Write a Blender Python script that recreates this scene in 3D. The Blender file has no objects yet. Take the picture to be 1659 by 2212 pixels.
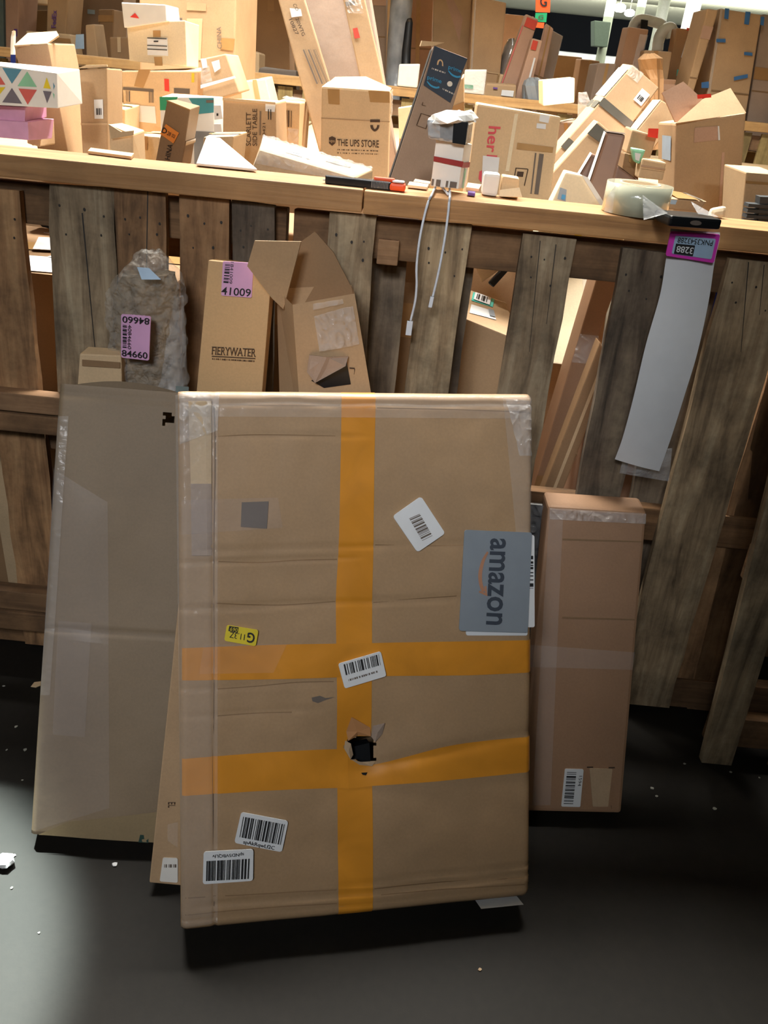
import bpy, bmesh, math, random
from mathutils import Vector as V, noise as N3
random.seed(7)
S = bpy.context.scene
COL = S.collection
R_ = math.radians
# ---------------------------------------------------------------- camera
F, PITCH, ROLL, H = 1750.0, R_(29), R_(5.7), 1.48
FW = V((0, math.cos(PITCH), -math.sin(PITCH)))
U0 = V((0, math.sin(PITCH), math.cos(PITCH))); R0 = V((1, 0, 0))
RT = R0 * math.cos(ROLL) + U0 * math.sin(ROLL)
UP = U0 * math.cos(ROLL) - R0 * math.sin(ROLL)
EYE = V((0, 0, H))
cd = bpy.data.cameras.new('camera'); cam = bpy.data.objects.new('camera', cd); COL.objects.link(cam)
cd.sensor_fit = 'VERTICAL'; cd.sensor_height = 24.0; cd.lens = 24.0 * F / 2212
cd.clip_start = 0.02; cd.clip_end = 200
from mathutils import Matrix
M = Matrix((RT, UP, -FW)).transposed().to_4x4(); M.translation = EYE
cam.matrix_world = M
S.camera = cam
# ---------------------------------------------------------------- light and exposure
S.view_settings.view_transform = 'Standard'; S.view_settings.look = 'None'
S.view_settings.gamma = 1.0; S.view_settings.exposure = 0.0
S.view_settings.use_curve_mapping = False
wd = bpy.data.worlds.new('world'); S.world = wd; wd.use_nodes = True
wd.node_tree.nodes['Background'].inputs[0].default_value = (0.75, 0.9, 1.0, 1)
wd.node_tree.nodes['Background'].inputs[1].default_value = 0.06
def area(name, loc, aim, sx, sy, power, col=(1, 1, 1), spread=180):
    l = bpy.data.lights.new(name, 'AREA'); l.shape = 'RECTANGLE'; l.size = sx; l.size_y = sy
    l.energy = power; l.color = col; l.spread = R_(spread)
    o = bpy.data.objects.new(name, l); COL.objects.link(o); o.location = loc
    o.rotation_euler = (V(aim) - V(loc)).to_track_quat('-Z', 'Y').to_euler(); return o
def spot(name, loc, aim, deg, power, col=(1, 1, 1), blend=.3, rad=.1):
    l = bpy.data.lights.new(name, 'SPOT'); l.spot_size = R_(deg); l.spot_blend = blend; l.energy = power
    l.color = col; l.shadow_soft_size = rad
    o = bpy.data.objects.new(name, l); COL.objects.link(o); o.location = loc
    o.rotation_euler = (V(aim) - V(loc)).to_track_quat('-Z', 'Y').to_euler(); return o
WARM = (1.0, 0.955, 0.87); COOL = (0.80, 0.92, 1.0)
area('ceiling_lamp_bin', (-0.4, 3.3, 3.8), (-0.4, 3.3, 0), 2.8, .6, 300, WARM, 128)
area('ceiling_lamp_beyond', (0, 9.6, 3.8), (0, 9.6, 0), 7, .6, 260, WARM, 140)
area('ceiling_lamp_far', (3, 14.5, 3.8), (3, 14.5, 0), 9, 1.0, 500, WARM, 150)
area('ceiling_lamp_rear', (8, 33, 3.8), (8, 36, 0), 18, 4.0, 5200, WARM)
area('added_ceiling_fill', (8, 24, 2.9), (8, 24, 4), 22, 14.0, 6000, WARM)  # added upward fill that brightens the far ceiling, not a real fixture
for k, x in enumerate((-1.25, .1, 1.45)): spot('added_bin_spot', (x, -3.4, 3.75), (x * 1.06, 3.0, 1.52), 16, 430, WARM, .5, .2)  # added spots, aimed to light only the front faces of the pile
spot('added_front_spot', (-1.1, -2.0, 3.5), (-.55, 1.30, .70), 33, 300, (.96, .97, 1), 1.0, .35)  # added spot, its soft cone shapes the falloff across the front cartons
spot('added_front_spot_side', (-.4, -2.0, 3.6), (.22, 1.75, 1.05), 21, 185, (.96, .97, 1), 1.0, .3)  # second added spot, brightens the upper right of the foreground
area('added_front_fill', (-1.4, -2.6, 3.7), (-.2, 1.5, .6), 2.4, 1.4, 22, COOL)  # added faint fill for the foreground, no fixture stands for it
spot('added_floor_spot', (-1.55, 2.75, 3.6), (-.94, .78, 0), 13.5, 5600, (.88, 1, .93), .4, .05)  # added narrow spot, its cone edge shapes the bright floor patch
# ---------------------------------------------------------------- pixel -> place
def ray(x, y): return FW * F + RT * (x - 829.5) - UP * (y - 1106)
def hit(x, y, p, n):
    d = ray(x, y); return EYE + d * ((V(p) - EYE).dot(n) / d.dot(n))
def onY(x, y, Y): d = ray(x, y); return EYE + d * (Y / d.y)
def onZ(x, y, z): d = ray(x, y); return EYE + d * ((z - H) / d.z)
FN = V((0, -math.cos(R_(4.5)), math.sin(R_(4.5)))); FP = V((0, 1.70, 0))
def onF(x, y, off=0.0): return hit(x, y, FP + FN * off, FN)      # the fence's front plane
def nrm(yaw, pitch=0):
    a, b = R_(yaw), R_(pitch)
    return V((math.sin(a) * math.cos(b), -math.cos(a) * math.cos(b), math.sin(b)))
# ---------------------------------------------------------------- materials
def lin(h):
    h = h.lstrip('#'); v = [int(h[i:i + 2], 16) / 255 for i in (0, 2, 4)]
    return tuple(c / 12.92 if c <= .04045 else ((c + .055) / 1.055) ** 2.4 for c in v) + (1,)
MAT = {}
class NT:
    def __init__(s, name):
        s.m = bpy.data.materials.new(name); s.m.use_nodes = True; s.t = s.m.node_tree
        s.b = s.t.nodes['Principled BSDF']; MAT[name] = s.m
    def n(s, typ, **kw):
        x = s.t.nodes.new('ShaderNode' + typ)
        for k, v in kw.items():
            if k in x.inputs: x.inputs[k].default_value = v
            else: setattr(x, k, v)
        return x
    def l(s, a, ao, b, bi): s.t.links.new(a.outputs[ao], b.inputs[bi])
    def coords(s, scale=(1, 1, 1)):
        tc = s.n('TexCoord'); mp = s.n('Mapping'); oi = s.n('ObjectInfo'); mu = s.n('Math', operation='MULTIPLY'); mu.inputs[1].default_value = 37
        s.l(tc, 'Object', mp, 'Vector'); mp.inputs['Scale'].default_value = scale
        s.l(oi, 'Random', mu, 0); s.l(mu, 0, mp, 'Location'); return mp, oi
    def ramp(s, src, out, stops):
        r = s.n('ValToRGB'); e = r.color_ramp.elements
        while len(e) < len(stops): e.new(.5)
        for k, (p, c) in enumerate(stops): e[k].position = p; e[k].color = c
        s.l(src, out, r, 'Fac'); return r
    def mix(s, a, b, fac, mode='MIX'):
        x = s.n('MixRGB', blend_type=mode)
        for i, q in ((1, a), (2, b)):
            if isinstance(q, tuple): x.inputs[i].default_value = q
            else: s.l(q, 'Color', x, i)
        if isinstance(fac, (int, float)): x.inputs[0].default_value = fac
        else: s.l(fac[0], fac[1], x, 0)
        return x
    def bump(s, src, out, strength, dist=.002):
        b = s.n('Bump', Strength=strength, Distance=dist); s.l(src, out, b, 'Height'); s.l(b, 'Normal', s.b, 'Normal')
def sc(c, k): return (c[0] * k, c[1] * k, c[2] * k, 1)
def kraft(name, hexc, rough=.72, blot=.12, vary=.12):
    t = NT(name); c = lin(hexc); mp, oi = t.coords()
    a = t.n('TexNoise', Scale=4.0, Detail=4.0, Roughness=.6); t.l(mp, 0, a, 'Vector')
    r = t.ramp(a, 0, [(.3, sc(c, 1 - blot)), (.7, sc(c, 1 + blot))])
    f = t.n('TexNoise', Scale=210.0, Detail=2.0); t.l(mp, 0, f, 'Vector')
    r2 = t.ramp(f, 0, [(.3, (.95, .95, .95, 1)), (.7, (1.03, 1.03, 1.03, 1))])
    m = t.mix(r, r2, 1.0, 'MULTIPLY')
    v = t.ramp(oi, 'Random', [(0, (1 - vary,) * 3 + (1,)), (1, (1 + vary * .6,) * 3 + (1,))])
    m2 = t.mix(m, v, 1.0, 'MULTIPLY')
    t.l(m2, 'Color', t.b, 'Base Color'); t.b.inputs['Roughness'].default_value = rough
    w = t.n('TexNoise', Scale=14.0, Detail=3.0); t.l(mp, 0, w, 'Vector'); t.bump(w, 0, .35, .004)
    return t.m
def plain(name, hexc, rough=.5, metal=0, bump=0, scale=30, vary=.06, coat=0):
    t = NT(name); c = lin(hexc); mp, oi = t.coords()
    a = t.n('TexNoise', Scale=float(scale), Detail=3.0); t.l(mp, 0, a, 'Vector')
    r = t.ramp(a, 0, [(.3, sc(c, 1 - vary)), (.7, sc(c, 1 + vary))]); t.l(r, 'Color', t.b, 'Base Color')
    t.b.inputs['Roughness'].default_value = rough; t.b.inputs['Metallic'].default_value = metal
    t.b.inputs['Coat Weight'].default_value = coat
    if bump: t.bump(a, 0, bump, .004)
    return t.m
def clear(name, hexc, alpha, rough=.12, bump=.6, scale=22, dist=.01):
    t = NT(name); mp, oi = t.coords()
    a = t.n('TexNoise', Scale=float(scale), Detail=5.0, Distortion=1.2); t.l(mp, 0, a, 'Vector')
    t.b.inputs['Base Color'].default_value = lin(hexc); t.b.inputs['Alpha'].default_value = alpha
    t.b.inputs['Roughness'].default_value = rough; t.b.inputs['Specular IOR Level'].default_value = .8
    t.bump(a, 0, bump, dist); return t.m
def wood(name, dark, mid, light, axis, rough=.75, grain=1.0, stain=.5):
    t = NT(name); k = 30.0 * grain; s = [k, k, k]; s['XYZ'.index(axis)] = 1.6
    mp, oi = t.coords(tuple(s))
    a = t.n('TexNoise', Scale=1.0, Detail=6.0, Roughness=.65, Distortion=.6); t.l(mp, 0, a, 'Vector')
    r = t.ramp(a, 0, [(.25, lin(dark)), (.5, lin(mid)), (.78, lin(light))])
    mp2, _ = t.coords((5, 5, 5))
    b = t.n('TexNoise', Scale=1.3, Detail=5.0, Roughness=.7); t.l(mp2, 0, b, 'Vector')
    r2 = t.ramp(b, 0, [(.35, (1 - stain,) * 3 + (1,)), (.6, (1.08, 1.08, 1.08, 1))])
    m = t.mix(r, r2, 1.0, 'MULTIPLY')
    mp3, _ = t.coords(tuple(2.2 if q == axis else 9.0 for q in 'XYZ'))
    vo = t.n('TexVoronoi', Scale=1.0); t.l(mp3, 0, vo, 'Vector')
    kn = t.ramp(vo, 'Distance', [(.05, (.32, .26, .22, 1)), (.16, (1, 1, 1, 1))]); m = t.mix(m, kn, .75 if stain > .25 else .3, 'MULTIPLY')
    v = t.ramp(oi, 'Random', [(0, (.82, .82, .84, 1)), (1, (1.12, 1.1, 1.06, 1))])
    m2 = t.mix(m, v, 1.0, 'MULTIPLY'); t.l(m2, 'Color', t.b, 'Base Color')
    t.b.inputs['Roughness'].default_value = rough; t.bump(a, 0, .5, .003); return t.m
kraft('kraft', '#b99a76'); kraft('kraft_light', '#d3b68f'); kraft('kraft_dark', '#927352'); kraft('kraft_red', '#b0896c')  # kraft_light: paler kraft, partly the light on lit cartons put into colour
kraft('kraft_main', '#ad8d69', .62, .09, 0); kraft('kraft_tall_shaded', '#86735b', .6, .08, 0); kraft('kraft_small', '#a47f61', .62, .1, 0)  # the tall left carton's colour is darkened for the shade it stands in
kraft('kraft_fine', '#d0ab7c', .7, .04, 0); kraft('kraft_taupe', '#a28d7d'); kraft('kraft_orange', '#a57f58'); kraft('kraft_pink', '#c09c85')
kraft('kraft_torn', '#c3a888', .9, .2); kraft('cream', '#ead9b8', .7, .05)
plain('white_paper', '#e6e8ea', .55, vary=.02); plain('white_card', '#e8e6e0', .55, vary=.03); plain('pink_card', '#d8a2c4', .5)
plain('lilac_label', '#dba9d2', .5, vary=.03); plain('magenta', '#e23cc0', .5, vary=.03); plain('ink', '#1b1a1c', .6); plain('ink_brown', '#4b3829', .7)
plain('ink_grey', '#6d6259', .7); plain('black_plastic', '#15171a', .35); plain('dark_hole', '#0b0a0a', .9); plain('red', '#c8412f', .5)
plain('red_bright', '#ee3a28', .45); plain('crimson_band', '#97302f', .5); plain('text_red', '#dd5560', .6); plain('yellow', '#e7cf2c', .5)
plain('orange_label', '#ec8f3c', .5); plain('sign_orange', '#f05a28', .5); plain('sign_green', '#1f9a6a', .5); plain('purple', '#6b4a94', .6)
plain('label_blue_grey', '#8d969f', .4, vary=.03); plain('logo_dark', '#3c4450', .5); plain('logo_orange', '#b98668', .5)
plain('teal', '#3a8f98', .5); plain('green', '#1f9468', .5); plain('mint', '#8ccba6', .5); plain('tri_blue', '#5590a8', .5); plain('tri_grey', '#6f6a74', .5)
plain('tri_red', '#d0615a', .5); plain('navy_print', '#39475a', .55); plain('prime_blue', '#3d9bd0', .5); plain('blue_tape', '#3f74b0', .45)
plain('label_blue', '#a9c4dd', .5); plain('teal_label', '#52c3b4', .5); plain('bag_blue', '#1f2f77', .3, bump=.4, scale=18); plain('bag_orange', '#e58a3c', .35)
plain('white_cable', '#dfe6f0', .4); plain('pvc_white', '#d9dfdc', .4); plain('steel_white', '#c3cbc6', .45); plain('grey_box', '#6f7f7c', .5)
plain('grey_plastic', '#8d9196', .25, bump=.8, scale=9, vary=.3); plain('dark_bristle', '#3c4246', .6); plain('tape_band_black', '#58564f', .4)
plain('silver_wrap', '#b9bcc0', .2, metal=.5, bump=.9, scale=26); plain('foam_wrap', '#8b785f', .3, bump=1.0, scale=46, vary=.35); plain('inner_brown', '#6e5a44', .7, vary=.2, scale=12)
plain('tape_roll', '#d3d6bd', .14, vary=.02, coat=.6); plain('roll_core', '#e9dcc0', .7); plain('nail_head', '#2c2723', .6); plain('lamp_metal', '#d0d4d0', .4)
plain('dark_green_tape', '#1f3b33', .4); plain('tan_tape', '#b08a58', .3); plain('tape_kraft', '#a98256', .3); plain('brown_panel', '#8a6a58', .4)
_t = NT('lamp_glow'); _t.b.inputs['Emission Color'].default_value = (1, .98, .92, 1); _t.b.inputs['Emission Strength'].default_value = 12
plain('floor_scrap', '#9a9a90', .8); plain('grey_pipe', '#aab0aa', .5); plain('lens_glass', '#30343c', .1)
clear('clear_tape', '#ffffff', .10, .14, .35, 34, .004); clear('clear_wrap', '#f4f6f8', .24, .12, .9, 16, .02); clear('bubble_wrap', '#efeae0', .20, .08, .9, 44, .03)
clear('clear_film_left', '#e8e4ee', .06, .3, .2, 12, .004)
for nm, hx, al in (('orange_tape', '#dc922e', 1.0), ('orange_tape_thin', '#c08a5c', 1.0)):
    t = NT(nm); mp, oi = t.coords(); a = t.n('TexNoise', Scale=9.0, Detail=5.0, Distortion=.8); t.l(mp, 0, a, 'Vector'); c = lin(hx)
    r = t.ramp(a, 0, [(.3, sc(c, .9)), (.7, sc(c, 1.12))]); t.l(r, 'Color', t.b, 'Base Color'); t.b.inputs['Roughness'].default_value = .34; t.bump(a, 0, .25, .004)
wood('pine_rail', '#8f6640', '#b98a59', '#cd9f6c', 'X', .6, 1.2, .12); wood('pine_pale', '#a57b4c', '#c99f68', '#d9b57f', 'X', .65, .8, .12)
wood('pallet_grey', '#4f3f2e', '#a18b6d', '#cdbb9a', 'Z', .8, 1.0, .5); wood('pallet_brown', '#533b24', '#9a7450', '#bb956b', 'Z', .8, 1.0, .45)
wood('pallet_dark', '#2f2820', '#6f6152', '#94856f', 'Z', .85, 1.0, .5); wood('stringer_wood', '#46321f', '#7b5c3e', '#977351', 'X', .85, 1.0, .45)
wood('stringer_pale', '#6e5238', '#957252', '#aa8763', 'X', .8, 1.0, .3); wood('far_slat', '#7c6848', '#a8925f', '#c4ab78', 'Z', .8, 1, .3)
# floor: dark sealed concrete
t = NT('concrete'); mp, oi = t.coords(); a = t.n('TexNoise', Scale=2.2, Detail=8.0, Roughness=.65); t.l(mp, 0, a, 'Vector')
r = t.ramp(a, 0, [(.3, lin('#161410')), (.55, lin('#1b1814')), (.75, lin('#221f19'))])
g = t.n('TexNoise', Scale=60.0, Detail=4.0); t.l(mp, 0, g, 'Vector'); r2 = t.ramp(g, 0, [(.3, (.85, .85, .85, 1)), (.7, (1.1, 1.1, 1.1, 1))])
m = t.mix(r, r2, 1.0, 'MULTIPLY'); t.l(m, 'Color', t.b, 'Base Color'); t.b.inputs['Roughness'].default_value = .62; t.b.inputs['Specular IOR Level'].default_value = .22; t.bump(g, 0, .15, .002)
# ceiling: ribbed metal deck
t = NT('ceiling_deck'); mp, oi = t.coords(); w = t.n('TexWave', Scale=1.6, Distortion=.1); w.bands_direction = 'Y'; t.l(mp, 0, w, 'Vector')
r = t.ramp(w, 'Color', [(.2, lin('#8b917e')), (.8, lin('#b9bda8'))]); t.l(r, 'Color', t.b, 'Base Color'); t.b.inputs['Roughness'].default_value = .8; t.bump(w, 'Color', .6, .05)
plain('wall_white', '#cfd6d8', .8, scale=2); plain('wall_dark', '#0c0e11', .8, scale=2); MAT['wall_dark'].node_tree.nodes['Principled BSDF'].inputs['Specular IOR Level'].default_value = .03
kraft('kraft_flap', '#8f7b5a')
plain('wall_side', '#9a9c92', .9, scale=2)
# ---------------------------------------------------------------- mesh builders
LOC = {}                                                             # root object -> its base point
def link(name, verts, faces, mat, parent=None, base=None, bevel=0, smooth=False, segs=2):
    me = bpy.data.meshes.new(name)
    if parent is not None: base = LOC[parent.name]
    elif base is None:
        lo = V([min(v[i] for v in verts) for i in range(3)]); hi = V([max(v[i] for v in verts) for i in range(3)])
        base = V(((lo.x + hi.x) / 2, (lo.y + hi.y) / 2, lo.z))
    me.from_pydata([V(v) - base for v in verts], [], faces)
    bm = bmesh.new(); bm.from_mesh(me)
    if bevel:
        bmesh.ops.recalc_face_normals(bm, faces=bm.faces)
        bmesh.ops.bevel(bm, geom=bm.edges[:], offset=bevel, segments=segs, affect='EDGES', profile=.6)
    bm.to_mesh(me); bm.free()
    if smooth:
        for p in me.polygons: p.use_smooth = True
    me.materials.append(MAT[mat])
    o = bpy.data.objects.new(name, me); COL.objects.link(o)
    if parent is not None: o.parent = parent
    else: o.location = base
    LOC[o.name] = base.copy(); return o
def tag(o, label, cat, group=None):
    o['label'] = label; o['category'] = cat
    if group: o['group'] = group
    return o
def thing(name, label, cat, base, group=None):
    o = bpy.data.objects.new(name, None); COL.objects.link(o); o.location = base; o.empty_display_size = .05
    LOC[o.name] = V(base); return tag(o, label, cat, group)
def struct(name, verts, faces, mat):
    o = link(name, verts, faces, mat); o['kind'] = 'structure'; return o
def prism(poly, vec):
    k = len(poly); vec = V(vec); vs = [V(p) for p in poly] + [V(p) + vec for p in poly]
    fs = [list(range(k)), list(range(2 * k - 1, k - 1, -1))] + [[i, i + k, (i + 1) % k + k, (i + 1) % k] for i in range(k)]
    return vs, fs
def boxv(x0, x1, y0, y1, z0, z1):
    return prism([(x0, y0, z0), (x1, y0, z0), (x1, y0, z1), (x0, y0, z1)], (0, y1 - y0, 0))
def merge(*ms):
    vs, fs = [], []
    for a, b in ms:
        k = len(vs); vs += list(a); fs += [[i + k for i in f] for f in b]
    return vs, fs
def smoothpath(P, k=6):
    out = []; P = [V(p) for p in P]
    for i in range(len(P) - 1):
        a = P[max(i - 1, 0)]; b = P[i]; c = P[i + 1]; d = P[min(i + 2, len(P) - 1)]
        for j in range(k):
            t = j / k; out.append(.5 * (2 * b + (c - a) * t + (2 * a - 5 * b + 4 * c - d) * t * t + (3 * b - a - 3 * c + d) * t ** 3))
    return out + [P[-1]]
def tube(P, r, n=10):
    vs, fs = [], []; up = V((.3, .2, 1)); m = len(P)
    for i in range(m):
        d = (P[min(i + 1, m - 1)] - P[max(i - 1, 0)]).normalized()
        a = d.cross(up)
        if a.length < .05: a = d.cross(V((1, 0, 0)))
        a.normalize(); b = d.cross(a); rr = r[i] if isinstance(r, (list, tuple)) else r
        vs += [P[i] + (a * math.cos(2 * math.pi * q / n) + b * math.sin(2 * math.pi * q / n)) * rr for q in range(n)]
    for i in range(m - 1):
        for q in range(n): fs.append([i * n + q, i * n + (q + 1) % n, (i + 1) * n + (q + 1) % n, (i + 1) * n + q])
    fs += [list(range(n - 1, -1, -1)), [(m - 1) * n + q for q in range(n)]]
    return vs, fs
class Surf:                                                          # a (possibly dented) face that labels, tape and print lie on
    def __init__(s, TL, TR, BR, BL, disp=None):
        s.q = [V(p) for p in (TL, TR, BR, BL)]; s.n = (s.q[1] - s.q[0]).cross(s.q[0] - s.q[3]).normalized(); s.disp = disp
    def at(s, u, v, l=0.0):
        a, b, c, d = s.q; p = (a * (1 - u) + b * u) * (1 - v) + (d * (1 - u) + c * u) * v
        return p + s.n * (l + (s.disp(u, v) if s.disp else 0))
    def uv(s, x, y):
        p = hit(x, y, s.q[0], s.n); u = v = .5
        for _ in range(6):
            r = p - s.at0(u, v); a, b, c, d = s.q
            du = (b - a) * (1 - v) + (c - d) * v; dv = (d - a) * (1 - u) + (c - b) * u
            A, B, C = du.dot(du), du.dot(dv), dv.dot(dv); e, f = r.dot(du), r.dot(dv); D = A * C - B * B
            u += (e * C - f * B) / D; v += (A * f - B * e) / D
        return u, v
    def at0(s, u, v):
        a, b, c, d = s.q; return (a * (1 - u) + b * u) * (1 - v) + (d * (1 - u) + c * u) * v
def bil(q, s, t): return tuple((q[0][i] * (1 - s) + q[1][i] * s) * (1 - t) + (q[3][i] * (1 - s) + q[2][i] * s) * t for i in (0, 1))
def rect(u0, v0, u1, v1): return [(u0, v0), (u1, v0), (u1, v1), (u0, v1)]
def sub(q, u0, v0, u1, v1): return [bil(q, u0, v0), bil(q, u1, v0), bil(q, u1, v1), bil(q, u0, v1)]
def quadpx(sf, px): return [sf.uv(*p) for p in px]
def patch(par, sf, q, name, mat, lift=.0012, grid=(1, 1), rnd=0, label=None, thick=.0008):
    """q: four (u, v) corners TL TR BR BL on the face"""
    if rnd:
        P = [sf.at(*c) for c in q]; w = (P[1] - P[0]).length; h = (P[3] - P[0]).length; ru, rv = rnd / w, rnd / h; pts = []
        for (cx, cy, a0) in ((ru, rv, 180), (1 - ru, rv, 270), (1 - ru, 1 - rv, 0), (ru, 1 - rv, 90)):
            for k in range(5):
                a = R_(a0 + 22.5 * k); pts.append((cx + ru * math.cos(a), cy + rv * math.sin(a)))
        dd = max(sf.disp(*bil(q, i / 4, j / 4)) for i in range(5) for j in range(5)) if sf.disp else 0
        fl = lambda p, l: sf.at0(*bil(q, *p)) + sf.n * (dd + l)              # a stiff label bridges the dents under it
        top = [fl(p, lift + thick) for p in pts]; bot = [fl(p, lift - .002) for p in pts]
        k = len(pts); vs = top + bot + [fl((.5, .5), lift + thick)]
        fs = [[i, (i + 1) % k, 2 * k] for i in range(k)] + [[i, i + k, (i + 1) % k + k, (i + 1) % k] for i in range(k)]
    else:
        a, b = grid; vs, fs = [], []; wr = 0
        if mat in ('clear_wrap', 'clear_tape') and a > 1:
            a, b = a * 4, b * 4; wr = .0045 if mat == 'clear_wrap' else .0012
        rs = random.Random(name + str(lift)).uniform(0, 50)
        for j in range(b + 1):
            for i in range(a + 1):
                p = bil(q, i / a, j / b); P_ = sf.at0(*p); w = 0
                if wr: w = wr * (1 - abs(N3.noise(V((P_.x * 55 + P_.z * 20 + rs, P_.y * 30, P_.z * 38)))) * 2.2) ** 2 if wr > .002 else wr * abs(N3.noise(P_ * 60))
                vs.append(sf.at(*p, lift + thick + w))
        for j in range(b):
            for i in range(a): k = j * (a + 1) + i; fs.append([k, k + a + 1, k + a + 2, k + 1])
    o = link(name, vs, fs, mat, par)
    if label: o['label'] = label
    return o
def ribbon(par, sf, cols, name, mat, lift=.0012, k=6, w=4, label=None):
    """cols: (px_a, px_b) pairs across the strip, along its length"""
    A = smoothpath([tuple(sf.uv(*c[0])) + (0,) for c in cols], k); B = smoothpath([tuple(sf.uv(*c[1])) + (0,) for c in cols], k)
    vs, fs = [], []
    for a, b in zip(A, B):
        for j in range(w + 1): t = j / w; vs.append(sf.at(a[0] * (1 - t) + b[0] * t, a[1] * (1 - t) + b[1] * t, lift))
    for i in range(len(A) - 1):
        for j in range(w):
            t = (j + .5) / w; c = (A[i] + A[i + 1]) / 2 * (1 - t) + (B[i] + B[i + 1]) / 2 * t
            if sf.disp and getattr(sf, 'hole', None) and inside((c.x, c.y), sf.hole): continue
            q = i * (w + 1) + j; fs.append([q, q + 1, q + w + 2, q + w + 1])
    o = link(name, vs, fs, mat, par, smooth=True)
    if label: o['label'] = label
    return o
FONTS = {}
def glyphs(s, bold=0.0):
    if (s, bold) in FONTS: return FONTS[(s, bold)]
    c = bpy.data.curves.new('lettering', 'FONT'); c.body = s; c.resolution_u = 3; c.offset = bold; c.align_x = 'LEFT'
    o = bpy.data.objects.new('lettering', c); COL.objects.link(o); bpy.context.view_layer.update()
    dg = bpy.context.evaluated_depsgraph_get(); me = bpy.data.meshes.new_from_object(o.evaluated_get(dg))
    vs = [tuple(v.co) for v in me.vertices]; fs = [list(p.vertices) for p in me.polygons]
    bpy.data.objects.remove(o); bpy.data.curves.remove(c); bpy.data.meshes.remove(me)
    x0 = min(v[0] for v in vs); x1 = max(v[0] for v in vs); y0 = min(v[1] for v in vs); y1 = max(v[1] for v in vs)
    vs = [((v[0] - x0) / (x1 - x0), 1 - (v[1] - y0) / (y1 - y0)) for v in vs]
    FONTS[(s, bold)] = (vs, fs); return vs, fs
def serifs(vs):
    out = []
    for lo in (True, False):
        xs = sorted(v[0] for v in vs if (v[1] > .96 if lo else v[1] < .04)); grp = []
        for x in xs:
            if grp and x - grp[-1][1] < .022: grp[-1][1] = x
            else: grp.append([x, x])
        for a, b in grp: out.append((a - .009, b + .009, .93 if lo else 0, 1 if lo else .07))
    return out
def bridge(sf, q):
    return max(sf.disp(*bil(q, i / 4, j / 4)) for i in range(-2, 7) for j in range(-2, 7)) if sf.disp else 0
def text(par, sf, q, s, mat='ink', lift=.0024, name='print', bold=0.0, serif=False):
    vs, fs = glyphs(s, bold)
    if serif:
        vs, fs = list(vs), list(fs)
        for a, b, c, d in serifs(vs): k = len(vs); vs += [(a, c), (b, c), (b, d), (a, d)]; fs.append([k + 3, k + 2, k + 1, k])
    dd = bridge(sf, q); return link(name, [sf.at0(*bil(q, *v)) + sf.n * (dd + lift) for v in vs], fs, mat, par)
def bars(par, sf, q, n=26, seed=1, mat='ink', lift=.0024, name='barcode'):
    r = random.Random(seed); xs = []; x = 0
    while x < 1: w = r.choice((.5, .5, 1, 1.5)) / n; xs.append((x, min(x + w, 1))); x += w + r.choice((.4, .5, .9, 1.2)) / n
    vs, fs = [], []
    dd = bridge(sf, q); pt = lambda a, b: sf.at0(*bil(q, a, b)) + sf.n * (dd + lift)
    for a, b in xs:
        k = len(vs); vs += [pt(a, 0), pt(b, 0), pt(b, 1), pt(a, 1)]; fs.append([k + 3, k + 2, k + 1, k])
    return link(name, vs, fs, mat, par)
def poly(par, sf, pts, name, mat, lift=.0024):
    """pts: (u, v) outline"""
    return link(name, [sf.at(*p, lift) for p in pts], [list(range(len(pts)))], mat, par)
def face0(px, Y, yaw=0, pitch=0):
    n = nrm(yaw, pitch); c = onY(sum(p[0] for p in px) / 4, sum(p[1] for p in px) / 4, Y); return [hit(*p, c, n) for p in px]
CARTONS = {}
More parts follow.
